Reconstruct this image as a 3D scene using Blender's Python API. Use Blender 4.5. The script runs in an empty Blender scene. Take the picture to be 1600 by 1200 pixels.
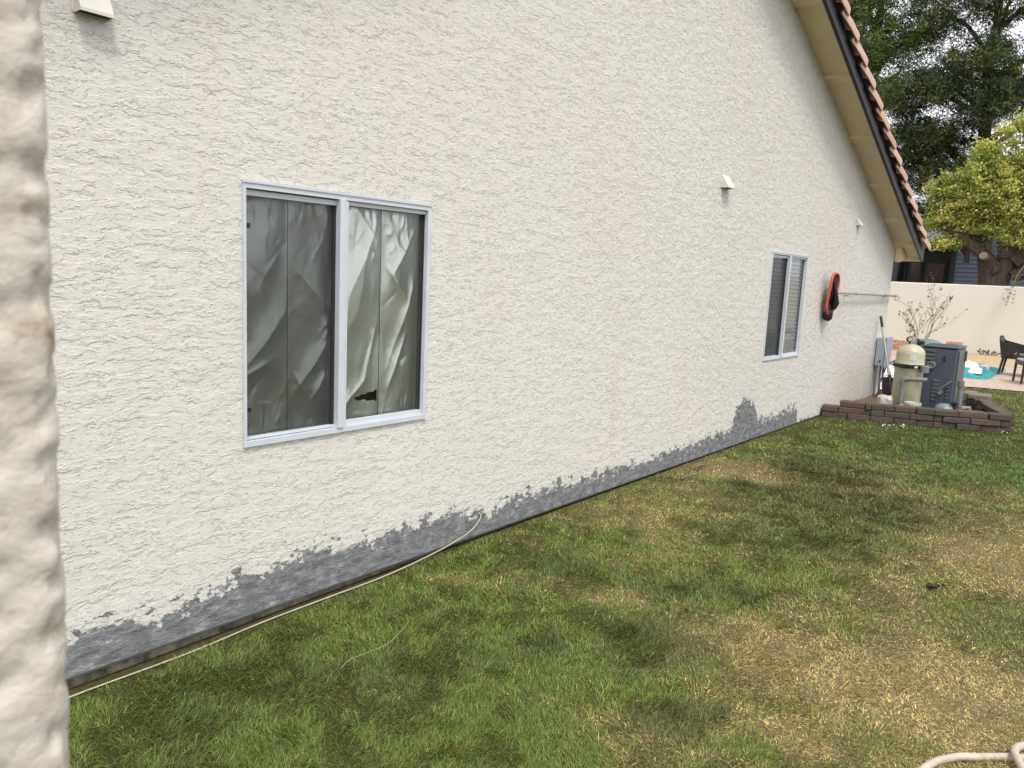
import bpy, bmesh, math, random
import numpy as np
from mathutils import Vector, Matrix, noise as mnoise
sc = bpy.context.scene
R_ = math.radians
random.seed(7); rng = np.random.default_rng(7)
# ------------------------------------------------------------------ camera, sky, sun, exposure
cd = bpy.data.cameras.new("camera"); cam = bpy.data.objects.new("camera", cd); sc.collection.objects.link(cam)
CAM = Vector((0, -3.1295, 1.6903))
F = Vector((0.768354, 0.623311, -0.145312)); RT = Vector((0.634555, -0.771514, 0.045896)); UP = Vector((0.083503, 0.127473, 0.988321))
cam.matrix_world = Matrix(((RT.x, UP.x, -F.x, CAM.x), (RT.y, UP.y, -F.y, CAM.y), (RT.z, UP.z, -F.z, CAM.z), (0, 0, 0, 1)))
cd.sensor_width = 36; cd.lens = 36*1193.4/1600; cd.clip_start = .05; cd.clip_end = 2000
cd.dof.use_dof = True; cd.dof.focus_distance = 4.6; cd.dof.aperture_fstop = 10
sc.camera = cam
SUN = Vector((-.30, -.40, .87)).normalized()
w = bpy.data.worlds.new("World"); sc.world = w; w.use_nodes = True
nt = w.node_tree; bgn = nt.nodes['Background']
sky = nt.nodes.new('ShaderNodeTexSky'); sky.sky_type = 'NISHITA'; sky.sun_disc = False
sky.sun_elevation = math.asin(SUN.z); sky.sun_rotation = math.atan2(SUN.x, SUN.y)
sky.air_density = 1.0; sky.dust_density = 6.0; sky.ozone_density = 1.0
tc = nt.nodes.new('ShaderNodeTexCoord'); cl = nt.nodes.new('ShaderNodeTexNoise'); cl.inputs['Scale'].default_value = 2.2; cl.inputs['Detail'].default_value = 6
nt.links.new(tc.outputs['Generated'], cl.inputs['Vector'])
cr = nt.nodes.new('ShaderNodeValToRGB'); nt.links.new(cl.outputs[0], cr.inputs[0])       # bright thin overcast over the clear sky
cr.color_ramp.elements[0].position = .35; cr.color_ramp.elements[0].color = (7.0, 7.1, 7.4, 1); cr.color_ramp.elements[1].position = .65; cr.color_ramp.elements[1].color = (9.2, 9.2, 9.4, 1)
mxw = nt.nodes.new('ShaderNodeMix'); mxw.data_type = 'RGBA'; mxw.inputs[0].default_value = .8
nt.links.new(sky.outputs[0], mxw.inputs[6]); nt.links.new(cr.outputs[0], mxw.inputs[7])
nt.links.new(mxw.outputs[2], bgn.inputs[0]); bgn.inputs[1].default_value = .115
sl = bpy.data.lights.new("sun", 'SUN'); so = bpy.data.objects.new("sun", sl); sc.collection.objects.link(so)
sl.energy = 1.5; sl.angle = R_(14); sl.color = (1, .945, .86)
so.rotation_euler = (-SUN).to_track_quat('-Z', 'Y').to_euler(); so.location = (0, -6, 12)
vs = sc.view_settings; vs.view_transform = 'Standard'; vs.look = 'None'; vs.gamma = 1; vs.exposure = .78
sc.cycles.max_bounces = 8; sc.cycles.transparent_max_bounces = 12

# ------------------------------------------------------------------ helpers
COL = sc.collection
OFF = {}
def tag(o, label=None, cat=None, group=None, kind=None):
    if label: o['label'] = label
    if cat: o['category'] = cat
    if group: o['group'] = group
    if kind: o['kind'] = kind
    return o
def thing(name, label, cat, loc=(0, 0, 0), group=None):
    o = bpy.data.objects.new(name, None); COL.objects.link(o); o.location = loc; o.empty_display_size = .1
    OFF[o.name] = Vector(loc)
    return tag(o, label, cat, group)
class MB:
    def __init__(s): s.v = []; s.f = []; s.col = []; s.c = None
    def add(s, vs_, fs):
        b = len(s.v); s.v += [tuple(v) for v in vs_]; s.f += [tuple(i+b for i in f) for f in fs]
        if s.c is not None: s.col += [s.c]*len(vs_)
        return s
    def box(s, x0, x1, y0, y1, z0, z1, M=None):
        v = [Vector((x, y, z)) for z in (z0, z1) for y in (y0, y1) for x in (x0, x1)]
        if M is not None: v = [M @ q for q in v]
        return s.add(v, [(0, 2, 3, 1), (4, 5, 7, 6), (0, 1, 5, 4), (2, 6, 7, 3), (0, 4, 6, 2), (1, 3, 7, 5)])
    def bbox(s, x0, x1, y0, y1, z0, z1, b=.01, M=None):   # chamfered box
        vs_ = []; idx = {}
        X = (x0, x1); Y = (y0, y1); Z = (z0, z1)
        for i in (0, 1):
            for j in (0, 1):
                for k in (0, 1):
                    sx, sy, sz = (1-2*i)*b, (1-2*j)*b, (1-2*k)*b
                    for a, p in enumerate([(X[i], Y[j]+sy, Z[k]+sz), (X[i]+sx, Y[j], Z[k]+sz), (X[i]+sx, Y[j]+sy, Z[k])]):
                        idx[i, j, k, a] = len(vs_); vs_.append(Vector(p) if M is None else M @ Vector(p))
        fs = []
        for i in (0, 1):
            q = [idx[i, 0, 0, 0], idx[i, 1, 0, 0], idx[i, 1, 1, 0], idx[i, 0, 1, 0]]; fs.append(q if i else q[::-1])
            q = [idx[0, i, 0, 1], idx[1, i, 0, 1], idx[1, i, 1, 1], idx[0, i, 1, 1]]; fs.append(q[::-1] if i else q)
            q = [idx[0, 0, i, 2], idx[1, 0, i, 2], idx[1, 1, i, 2], idx[0, 1, i, 2]]; fs.append(q if i else q[::-1])
        for i in (0, 1):
            for j in (0, 1):
                fs.append((idx[i, j, 0, 0], idx[i, j, 0, 1], idx[i, j, 1, 1], idx[i, j, 1, 0]))
                fs.append((idx[i, 0, j, 0], idx[i, 0, j, 2], idx[i, 1, j, 2], idx[i, 1, j, 0]))
                fs.append((idx[0, i, j, 1], idx[0, i, j, 2], idx[1, i, j, 2], idx[1, i, j, 1]))
                for k in (0, 1): fs.append((idx[i, j, k, 0], idx[i, j, k, 1], idx[i, j, k, 2]))
        return s.add(vs_, fs)
    def tube(s, pts, r, n=8, cap=True):
        pts = [Vector(p) for p in pts]; m = len(pts); rs = r if hasattr(r, '__len__') else [r]*m
        t0 = (pts[1]-pts[0]).normalized(); a = t0.orthogonal().normalized(); vs_ = []
        for i, p in enumerate(pts):
            t = (pts[min(i+1, m-1)]-pts[max(i-1, 0)]).normalized()
            a = (a-t*a.dot(t)); a = a.normalized() if a.length > 1e-6 else t.orthogonal().normalized(); b = t.cross(a)
            for k in range(n):
                an = 2*math.pi*k/n; vs_.append(p+(a*math.cos(an)+b*math.sin(an))*rs[i])
        fs = [(i*n+k, i*n+(k+1) % n, (i+1)*n+(k+1) % n, (i+1)*n+k) for i in range(m-1) for k in range(n)]
        if cap: fs += [tuple(range(n))[::-1], tuple((m-1)*n+k for k in range(n))]
        return s.add(vs_, fs)
    def lathe(s, c, prof, n=32, M=None):
        c = Vector(c); vs_ = []
        for r, z in prof:
            for k in range(n):
                a = 2*math.pi*k/n; q = Vector((r*math.cos(a), r*math.sin(a), z)); vs_.append(c+(q if M is None else M @ q))
        m = len(prof)
        fs = [(i*n+k, i*n+(k+1) % n, (i+1)*n+(k+1) % n, (i+1)*n+k) for i in range(m-1) for k in range(n)]
        fs += [tuple(range(n))[::-1], tuple((m-1)*n+k for k in range(n))]
        return s.add(vs_, fs)
    def grid(s, fn, nu, nv):
        vs_ = [fn(i/nu, j/nv) for j in range(nv+1) for i in range(nu+1)]
        return s.add(vs_, [(j*(nu+1)+i, j*(nu+1)+i+1, (j+1)*(nu+1)+i+1, (j+1)*(nu+1)+i) for j in range(nv) for i in range(nu)])
    def build(s, name, mat, parent=None, smooth=None, loc=None):
        off = OFF[parent.name] if parent else Vector(loc or (0, 0, 0))
        me = bpy.data.meshes.new(name); me.from_pydata([tuple(Vector(v)-off) for v in s.v], [], s.f); me.update()
        if s.col:
            at = me.color_attributes.new("Col", 'FLOAT_COLOR', 'POINT'); at.data.foreach_set('color', np.array([(*c, 1) for c in s.col], 'f').ravel())
        o = bpy.data.objects.new(name, me); COL.objects.link(o); me.materials.append(mat)
        if parent: o.parent = parent
        else: o.location = off
        OFF[o.name] = off
        if smooth is not None:
            me.shade_smooth()
            if smooth: me.set_sharp_from_angle(angle=R_(smooth))
        return o
def np_mesh(name, V, loops, counts, mat, cols=None, parent=None, smooth=False):
    me = bpy.data.meshes.new(name); off = OFF[parent.name] if parent else Vector((0, 0, 0))
    V = V-np.array(off)[None, :]
    me.vertices.add(len(V)); me.vertices.foreach_set('co', V.astype('f').ravel())
    me.loops.add(len(loops)); me.loops.foreach_set('vertex_index', loops.astype('i'))
    me.polygons.add(len(counts)); st = np.concatenate([[0], np.cumsum(counts)[:-1]])
    me.polygons.foreach_set('loop_start', st.astype('i'))
    me.update(calc_edges=True)
    if cols is not None:
        at = me.color_attributes.new("Col", 'FLOAT_COLOR', 'POINT')
        c4 = np.ones((len(V), 4), 'f'); c4[:, :3] = cols; at.data.foreach_set('color', c4.ravel())
    if smooth: me.shade_smooth()
    o = bpy.data.objects.new(name, me); COL.objects.link(o); me.materials.append(mat)
    if parent: o.parent = parent
    OFF[o.name] = off
    return o
class N:      # tiny node builder
    def __init__(s, name):
        s.m = bpy.data.materials.new(name); s.m.use_nodes = True; s.t = s.m.node_tree; s.b = s.t.nodes['Principled BSDF']
    def n(s, typ, ins=None, **kw):
        x = s.t.nodes.new(typ)
        for k, v in kw.items(): setattr(x, k, v)
        for k, v in (ins or {}).items(): s.set(x.inputs[k], v)
        return x
    def set(s, sock, v):
        if isinstance(v, bpy.types.NodeSocket): s.t.links.new(v, sock)
        elif isinstance(v, bpy.types.Node): s.t.links.new(v.outputs[0], sock)
        else:
            if hasattr(sock.default_value, '__len__') and len(sock.default_value) == 4 and len(v) == 3: v = (*v, 1)
            sock.default_value = v
    def math(s, op, a, b=0, c=0): return s.n('ShaderNodeMath', {0: a, 1: b, 2: c}, operation=op).outputs[0]
    def pos(s): return s.n('ShaderNodeNewGeometry').outputs['Position']
    def mapping(s, scale, v=None): return s.n('ShaderNodeMapping', {0: v or s.pos(), 'Scale': scale}).outputs[0]
    def noise(s, v, scale, detail=3, rough=.5, dist=0): return s.n('ShaderNodeTexNoise', {'Vector': v, 'Scale': scale, 'Detail': detail, 'Roughness': rough, 'Distortion': dist})
    def ramp(s, f, pts):
        r = s.n('ShaderNodeValToRGB', {0: f}); e = r.color_ramp.elements
        while len(e) < len(pts): e.new(.5)
        for q, (p, c) in zip(e, pts): q.position = p; q.color = (*c, 1) if hasattr(c, '__len__') else (c, c, c, 1)
        return r.outputs[0]
    def mix(s, f, a, b, mode='MIX'):
        x = s.n('ShaderNodeMix', data_type='RGBA', blend_type=mode); s.set(x.inputs[0], f); s.set(x.inputs[6], a); s.set(x.inputs[7], b); return x.outputs[2]
    def sstep(s, v, a, b): return s.n('ShaderNodeMapRange', {0: v, 1: a, 2: b}, interpolation_type='SMOOTHSTEP').outputs[0]
    def out(s, **kw):
        for k, v in kw.items(): s.set(s.b.inputs[k.replace('_', ' ')], v)
        return s.m
def simple(name, col, rough=.6, metal=0, var=.12, scale=12, bump=0, bscale=60):
    q = N(name); v = q.pos(); nz = q.noise(v, scale, 5, .6).outputs[0]
    lo = tuple(c*(1-var) for c in col); hi = tuple(min(1, c*(1+var)) for c in col)
    q.out(Base_Color=q.ramp(nz, [(.3, lo), (.7, hi)]), Roughness=rough, Metallic=metal)
    if bump: q.set(q.b.inputs['Normal'], q.n('ShaderNodeBump', {'Strength': bump, 'Distance': .01, 'Height': q.noise(v, bscale, 4).outputs[0]}))
    return q.m

# ------------------------------------------------------------------ materials
def stucco(name, paint):
    q = N(name); v = q.pos()
    sep = q.n('ShaderNodeSeparateXYZ', {0: v}); X, Z = sep.outputs[0], sep.outputs[2]
    warp = q.noise(v, 22, 3, .6).outputs[1]
    wv = q.n('ShaderNodeVectorMath', {0: v, 1: q.n('ShaderNodeVectorMath', {0: warp, 3: .03}, operation='SCALE').outputs[0]}, operation='ADD').outputs[0]
    n1 = q.noise(q.mapping((3.2, 3.2, 10.0), wv), 1.5, 5, .62).outputs[0]
    g = q.math('ADD', q.math('MULTIPLY', n1, 8.0), q.math('MULTIPLY', Z, -16.0))
    saw = q.math('FRACT', g)                                    # lapped trowel coats: slow rise, sharp lower lip
    saw = q.math('POWER', saw, 8)
    n2 = q.noise(q.mapping((7, 7, 17), wv), 1.6, 4, .6).outputs[0]
    g2 = q.math('ADD', q.math('MULTIPLY', n2, 6.5), q.math('MULTIPLY', Z, -24.0))
    saw2 = q.math('POWER', q.math('FRACT', g2), 9)
    m1 = q.sstep(q.noise(v, 3.3, 4, .6).outputs[0], .24, .5)
    m2 = q.sstep(q.noise(q.mapping((1, 1, 1.8)), 6.5, 3, .6).outputs[0], .30, .56)
    fine = q.noise(q.mapping((1, 1, 1.5)), 95, 4, .6).outputs[0]
    h = q.math('MULTIPLY', saw, q.math('ADD', q.math('MULTIPLY', m1, .75), .3))
    h = q.math('ADD', h, q.math('MULTIPLY', q.math('MULTIPLY', saw2, m2), .6))
    h = q.math('ADD', h, q.math('MULTIPLY', fine, q.math('ADD', q.math('MULTIPLY', m2, .16), .04)))
    h = q.math('ADD', h, q.math('MULTIPLY', q.noise(v, 9, 3).outputs[0], .13))
    coarse = q.sstep(X, 2.5, 8.0)                               # the far end of the wall was textured more coarsely
    n3 = q.noise(q.mapping((6, 6, 10), wv), 1.5, 4, .6).outputs[0]
    saw3 = q.math('POWER', q.math('FRACT', q.math('ADD', q.math('MULTIPLY', n3, 6.0), q.math('MULTIPLY', Z, -9.0))), 5)
    h = q.math('ADD', q.math('MULTIPLY', h, q.math('ADD', 1.0, q.math('MULTIPLY', coarse, .7))), q.math('MULTIPLY', q.math('MULTIPLY', saw3, coarse), 1.5))
    bump = q.n('ShaderNodeBump', {'Strength': .6, 'Distance': .0095, 'Height': h})
    big = q.noise(v, .55, 5, .6).outputs[0]
    base = q.ramp(big, [(.3, (.638, .614, .572)), (.7, (.668, .65, .612))])
    streak = q.noise(q.mapping((3.0, 1, .35)), 1.2, 5, .65).outputs[0]
    base = q.mix(q.math('MULTIPLY', q.sstep(streak, .5, .78), .35), base, (.60, .555, .465))
    col = base
    if paint:
        fc = q.n('ShaderNodeFloatCurve', {1: q.math('DIVIDE', q.math('SUBTRACT', X, 1.0), 9.0)})
        pts = PAINT; cv = fc.mapping.curves[0]
        P = [(0, pts[0][1])]+[((x-1)/9, z) for x, z in pts]+[(1, 0)]
        while len(cv.points) < len(P): cv.points.new(.5, .5)
        for c, (a, b) in zip(cv.points, P): c.location = (a, b); c.handle_type = 'VECTOR'
        fc.mapping.update()
        ns = q.noise(q.mapping((1.3, 1, 2.0), wv), 8, 8, .76).outputs[0]
        lim = q.math('ADD', fc.outputs[0], q.math('MULTIPLY', q.math('SUBTRACT', ns, .5), .62))
        d = q.math('SUBTRACT', lim, Z)
        m = q.sstep(d, -.006, .006)
        halo = q.sstep(d, -.07, -.01)
        col = q.mix(q.math('MULTIPLY', halo, .55), col, (.66, .66, .64))      # pale filler feathered out above the grey coat
        patch = q.noise(q.mapping((1, 1, 2.2)), 11, 7, .75).outputs[0]
        grey = q.ramp(patch, [(.32, (.10, .105, .112)), (.46, (.165, .172, .182)), (.57, (.24, .247, .256)), (.68, (.42, .42, .415))])
        col = q.mix(m, col, grey)
        nb = q.n('ShaderNodeBump', {'Strength': .5, 'Distance': .006, 'Height': q.math('SUBTRACT', 1, m), 'Normal': bump})
        return q.out(Base_Color=col, Roughness=.9, Normal=nb, Specular_IOR_Level=.25)
    return q.out(Base_Color=col, Roughness=.9, Normal=bump, Specular_IOR_Level=.25)
PAINT = [(1.163, .175), (1.26, .185), (1.5, .135), (1.646, .156), (1.867, .197), (2.04, .2), (2.224, .229), (2.423, .225), (2.639, .174), (2.873, .19), (3.18, .2), (3.37, .21),
         (3.56, .125), (3.72, .141), (4.126, .172), (4.5, .16), (5.226, .136), (6.2, .14), (6.865, .16), (7.5, .165), (7.57, .36), (7.8, .46), (8.06, .41), (8.2, .19), (8.7, .17), (9.3, .2), (9.46, .18), (9.5, .0)]
M = {}
M['stucco'] = stucco('house_stucco', True)
def plain_stucco(name, c0, c1, sc_=30, st=.4):
    q = N(name); v = q.pos()
    h = q.math('ADD', q.noise(v, sc_, 5, .6).outputs[0], q.math('MULTIPLY', q.noise(v, 2.5, 3).outputs[0], .3))
    col = q.ramp(q.noise(v, .7, 6, .65).outputs[0], [(.3, c0), (.7, c1)])
    return q.out(Base_Color=col, Roughness=.9, Specular_IOR_Level=.2, Normal=q.n('ShaderNodeBump', {'Strength': st, 'Distance': .006, 'Height': h}))
M['wall_smooth'] = plain_stucco('boundary_stucco', (.60, .58, .52), (.65, .63, .57))
M['wall_plain'] = plain_stucco('hidden_house_walls', (.6, .56, .48), (.64, .6, .52))
q = N('near_stucco'); v = q.pos()
cn = q.ramp(q.noise(q.mapping((1, 1, 1.6)), 26, 4, .6).outputs[0], [(.28, (.29, .22, .155)), (.37, (.50, .44, .365)), (.5, (.605, .565, .50)), (.75, (.63, .59, .525))])
M['near'] = q.out(Base_Color=cn, Roughness=.9, Specular_IOR_Level=.2, Normal=q.n('ShaderNodeBump', {'Strength': .6, 'Distance': .004, 'Height': q.noise(v, 190, 6, .7).outputs[0]}))
M['concrete'] = simple('concrete', (.19, .175, .125), .95, 0, .75, 16, .9, 60)
M['pale_concrete'] = plain_stucco('pale_concrete', (.5, .47, .4), (.6, .57, .5), 45, .4)
M['screed'] = simple('galvanised_screed', (.10, .10, .11), .5, .3)
M['white_alu'] = simple('white_aluminium', (.56, .60, .66), .38, .0, .05, 8)
M['vent'] = simple('vent_paint', (.64, .62, .56), .55, 0, .06, 8)
M['black'] = simple('black_plastic', (.012, .012, .014), .45)
M['dark'] = simple('dark_gap', (.02, .02, .022), .8)
M['soffit'] = simple('cream_soffit_paint', (.72, .60, .40), .7, 0, .06, 2.5, .15, 40)
M['fascia'] = simple('dark_fascia_paint', (.006, .0065, .010), .5, 0, .2, 6, .2, 40)
q = N('roof_tile'); at = q.n('ShaderNodeAttribute', attribute_name='Col').outputs[0]
nz = q.noise(q.pos(), 22, 5, .7).outputs[0]
M['tile'] = q.out(Base_Color=q.mix(q.sstep(nz, .3, .75), q.mix(.25, at, (.2, .15, .13)), at), Roughness=.85, Normal=q.n('ShaderNodeBump', {'Strength': .3, 'Distance': .01, 'Height': nz}))
def glass(name, tint=(1, 1, 1), extra=.0):
    q = N(name); q.t.nodes.remove(q.b); o = q.t.nodes['Material Output']
    fr = q.n('ShaderNodeFresnel', {'IOR': 1.52})
    fac = q.math('ADD', q.math('MULTIPLY', fr, 1.25), extra)
    mx = q.n('ShaderNodeMixShader', {0: fac, 1: q.n('ShaderNodeBsdfTransparent', {0: (*tint, 1)}), 2: q.n('ShaderNodeBsdfGlossy', {0: (1, 1, 1, 1), 'Roughness': .11, 'Normal': q.n('ShaderNodeBump', {'Strength': .06, 'Distance': .02, 'Height': q.noise(q.pos(), 2.2, 2).outputs[0]})})})
    q.t.links.new(mx.outputs[0], o.inputs[0]); return q.m
M['glass'] = glass('window_glass', (.9, .93, .92))
q = N('insect_screen'); q.t.nodes.remove(q.b)
mx = q.n('ShaderNodeMixShader', {0: .42, 1: q.n('ShaderNodeBsdfTransparent'), 2: q.n('ShaderNodeBsdfDiffuse', {0: (.05, .052, .056, 1)})})
q.t.links.new(mx.outputs[0], q.t.nodes['Material Output'].inputs[0]); M['screen'] = q.m
q = N('foil_paper'); v = q.pos()
cp = q.ramp(q.noise(v, 1.7, 4, .6).outputs[0], [(.3, (.74, .74, .66)), (.7, (.84, .85, .82))])
vw = q.n('ShaderNodeVectorMath', {0: v, 1: q.n('ShaderNodeVectorMath', {0: q.noise(v, 6, 3).outputs[1], 3: .09}, operation='SCALE').outputs[0]}, operation='ADD').outputs[0]
vo = q.n('ShaderNodeTexVoronoi', {'Vector': q.mapping((1, .2, .62), vw), 'Scale': 11.0}).outputs[0]
vo2 = q.n('ShaderNodeTexVoronoi', {'Vector': q.mapping((1, .2, .7), vw), 'Scale': 27.0}).outputs[0]
hh = q.math('ADD', q.math('MULTIPLY', vo, .75), q.math('MULTIPLY', q.math('MULTIPLY', vo2, .4), q.sstep(q.noise(v, 4, 2).outputs[0], .4, .65)))
M['foil'] = q.out(Base_Color=cp, Roughness=.33, Metallic=.7, Normal=q.n('ShaderNodeBump', {'Strength': .16, 'Distance': .025, 'Height': hh}))
M['blind'] = simple('blind_slats', (.74, .76, .76), .5, 0, .05)
M['block'] = None
q = N('paver_block'); at = q.n('ShaderNodeAttribute', attribute_name='Col').outputs[0]; v = q.pos()
nz = q.noise(v, 55, 6, .75).outputs[0]
M['block'] = q.out(Base_Color=q.mix(q.sstep(nz, .35, .7), q.mix(.65, at, (.05, .04, .034)), at), Roughness=.95, Normal=q.n('ShaderNodeBump', {'Strength': 1.0, 'Distance': .025, 'Height': nz}))
M['tank'] = simple('almond_tank', (.42, .40, .28), .38, 0, .05, 6)
M['tank_label'] = simple('tank_label', (.55, .55, .58), .5, 0, .2, 90)
M['heater'] = simple('heater_grey', (.062, .076, .105), .42, .0, .1, 7)
M['heater_side'] = simple('heater_side_grey', (.085, .105, .105), .45, 0, .15, 9)
M['green_lid'] = simple('green_lid', (.13, .20, .165), .45, 0, .1)
M['pvc'] = simple('grey_pvc', (.17, .175, .185), .5, 0, .15, 20)
M['elec'] = simple('elec_box_grey', (.33, .37, .43), .5, 0, .06)
M['alu'] = simple('aluminium_pole', (.35, .35, .33), .4, .6, .15, 30)
M['stone'] = simple('pale_stone', (.40, .38, .33), .9, 0, .3, 25, .8, 40)
M['white'] = simple('white_plastic', (.62, .62, .64), .5, 0, .03)
M['red'] = simple('orange_red_plastic', (.52, .085, .045), .45, 0, .1)
M['netbag'] = simple('black_net', (.018, .017, .022), .7, 0, .3, 40, .5, 120)
M['dirt'] = simple('dirt', (.12, .09, .06), 1, 0, .3, 15, .8, 40)
M['red_brick'] = simple('red_brick', (.44, .25, .19), .9, 0, .25, 9, .5, 40)
M['cord'] = simple('cream_cable', (.42, .39, .31), .6, 0, .1, 20)
M['hose'] = simple('beige_hose', (.42, .36, .30), .5, 0, .2, 14)
M['twig'] = simple('twig', (.16, .12, .085), .9)
M['wicker'] = None
q = N('wicker'); v = q.pos()
wv_ = q.n('ShaderNodeTexChecker', {0: v, 3: 70.0, 1: (.008, .005, .0045, 1), 2: (.022, .014, .012, 1)}).outputs[0]
M['wicker'] = q.out(Base_Color=wv_, Roughness=.5)
M['cushion'] = simple('grey_cushion', (.3, .29, .27), .9)
M['table'] = simple('table_top', (.20, .19, .175), .6)
q = N('towel_print'); v = q.pos()
fl = q.sstep(q.noise(q.mapping((1, 1, 1)), 1.25, 2, .5, .4).outputs[0], .495, .505)
M['towel'] = q.out(Base_Color=q.mix(fl, (.02, .30, .33), (.74, .77, .80)), Roughness=.7)
M['teal'] = simple('teal_vinyl', (.015, .25, .28), .45, 0, .35, 9)
q = N('patio_pavers'); v = q.n('ShaderNodeMapping', {0: q.pos(), 'Rotation': (0, 0, .6)}).outputs[0]
bk = q.n('ShaderNodeTexBrick', {'Vector': v, 'Color1': (.40, .27, .21, 1), 'Color2': (.44, .33, .27, 1), 'Mortar': (.2, .15, .12, 1), 'Scale': 1.0, 'Mortar Size': .008, 'Brick Width': .26, 'Row Height': .13})
M['paver'] = q.out(Base_Color=q.mix(q.math('MULTIPLY', q.noise(q.pos(), 1.1, 5, .7).outputs[0], .6), bk.outputs[0], (.42, .36, .31)), Roughness=.9, Normal=q.n('ShaderNodeBump', {'Strength': .4, 'Distance': .01, 'Height': q.math('SUBTRACT', 1, bk.outputs[1])}))
q = N('tan_gravel'); v = q.pos()
M['gravel'] = q.out(Base_Color=q.ramp(q.noise(v, 14, 6, .8).outputs[0], [(.3, (.25, .17, .09)), (.5, (.40, .31, .18)), (.7, (.46, .38, .25))]), Roughness=1, Normal=q.n('ShaderNodeBump', {'Strength': .8, 'Distance': .02, 'Height': q.noise(v, 40, 5).outputs[0]}))
q = N('lawn_soil'); v = q.pos()
M['soil'] = q.out(Base_Color=q.mix(1.0, q.n('ShaderNodeAttribute', attribute_name='Col').outputs[0], q.ramp(q.noise(v, 45, 8, .8).outputs[0], [(.3, (.35, .35, .35)), (.5, (.9, .9, .9)), (.7, (1.7, 1.65, 1.6))]), 'MULTIPLY'), Roughness=1, Specular_IOR_Level=.05)
def leafmat(name, trans=.35, rough=.55):
    q = N(name); at = q.n('ShaderNodeAttribute', attribute_name='Col').outputs[0]; q.t.nodes.remove(q.b)
    d = q.n('ShaderNodeBsdfPrincipled', {'Base Color': at, 'Roughness': rough, 'Specular IOR Level': .25})
    tr = q.n('ShaderNodeBsdfTranslucent', {0: at})
    mx = q.n('ShaderNodeMixShader', {0: trans, 1: d.outputs[0], 2: tr.outputs[0]})
    q.t.links.new(mx.outputs[0], q.t.nodes['Material Output'].inputs[0]); return q.m
M['blade'] = leafmat('grass_blade', .25, .6)
M['leaf'] = leafmat('leaf', .35, .5)
M['needle'] = leafmat('needle', .15, .6)
q = N('bark'); v = q.pos(); nz = q.noise(q.mapping((1, 1, .25)), 14, 6, .7).outputs[0]
M['bark'] = q.out(Base_Color=q.ramp(nz, [(.3, (.035, .026, .02)), (.7, (.15, .115, .09))]), Roughness=.95, Normal=q.n('ShaderNodeBump', {'Strength': 1, 'Distance': .05, 'Height': nz}))
M['cut'] = simple('cut_wood', (.27, .22, .15), .9)
q = N('blue_siding'); 
M['siding'] = simple('blue_grey_siding', (.115, .14, .19), .6, 0, .06, 3)
M['shingle'] = simple('grey_roof', (.17, .17, .17), .9, 0, .2, 8)
M['pane_dark'] = q.out(Base_Color=(.012, .013, .015), Roughness=.08)
M['brown_trim'] = simple('dark_trim', (.02, .016, .015), .6)

# ------------------------------------------------------------------ ground: one lawn sheet out to the horizon, patio and gravel laid on it
def gz(x):
    if x < 1.3: return -.066
    if x < 3.5: return -.066+.031*(x-1.3)/2.2
    if x < 10: return -.035+.02*(x-3.5)/6.5
    return -.015
def gzn(x): return np.interp(x, [1.3, 3.5, 10], [-.066, -.035, -.015])
def vnoise(x, y, seed):
    r = np.random.default_rng(seed); G = r.random((256, 256)); xi = np.floor(x).astype(int); yi = np.floor(y).astype(int); fx = x-xi; fy = y-yi
    fx = fx*fx*(3-2*fx); fy = fy*fy*(3-2*fy)
    g = lambda a, b: G[a % 256, b % 256]
    return (g(xi, yi)*(1-fx)+g(xi+1, yi)*fx)*(1-fy)+(g(xi, yi+1)*(1-fx)+g(xi+1, yi+1)*fx)*fy
def fbm(x, y, s, seed, o=4):
    t_ = 0; a = .5
    for i in range(o): t_ = t_+a*vnoise(x*s+i*17.3, y*s+i*9.1, seed+i); s *= 2.1; a *= .55
    return t_/(1-.55**o)*.9
PATCH = [  # kind, x, y, half-size across view, half-size along view, weight
 ('straw', 6.75, -.55, .36, .42, 1.5), ('straw', 6.39, -.18, .2, .25, 1.0), ('straw', 4.92, -.48, .45, .55, .75), ('straw', 6.92, -1.48, .5, .5, .75), ('straw', 6.63, -2.26, .6, .5, .8),
 ('straw', 3.47, -1.23, .24, .2, .9), ('straw', 3.65, -2.69, .55, .5, 1.15), ('straw', 3.49, -1.95, .42, .35, .8), ('straw', 5.84, -2.61, .35, .6, .85), ('straw', 2.82, -2.29, .3, .2, .8), ('straw', 3.02, -.37, .14, .12, .6), ('straw', 3.40, -.68, .25, .18, .45),
 ('straw', 4.3, -1.0, .5, .35, .45), ('straw', 4.6, -2.2, .5, .5, .4), ('straw', 2.9, -2.7, .3, .2, .6), ('straw', 5.6, -.5, .4, .5, .5), ('straw', 7.6, -2.4, .5, .4, .6), ('straw', 2.5, -1.9, .3, .14, .4),
 ('dark', 6.2, -.63, .17, .28, 1.2), ('dark', 7.2, -1.05, .5, .55, 1.4), ('dark', 6.4, -1.6, .75, .5, 1.3), ('dark', 5.36, -1.47, .6, .5, .75), ('dark', 4.02, -1.6, .14, .1, 1.2), ('dark', 3.17, -1.54, .28, .2, .9), ('dark', 2.69, -1.89, .16, .11, 1.1),
 ('dark', 2.66, -1.12, .1, .07, 1.1), ('dark', 3.7, -.69, .24, .18, .7), ('dark', 2.33, -.94, .4, .2, .5), ('dark', 1.6, -.5, .5, .3, .45), ('dark', 2.6, -.5, .2, .12, .4), ('dark', 3.9, -1.35, .3, .15, .4),
 ('lush', 10.1, -1.7, 1.2, 1.6, 1.1), ('lush', 8.6, -2.9, 1.4, 1.2, .8), ('lush', 9.5, -.5, .6, 1, .5)]
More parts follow.
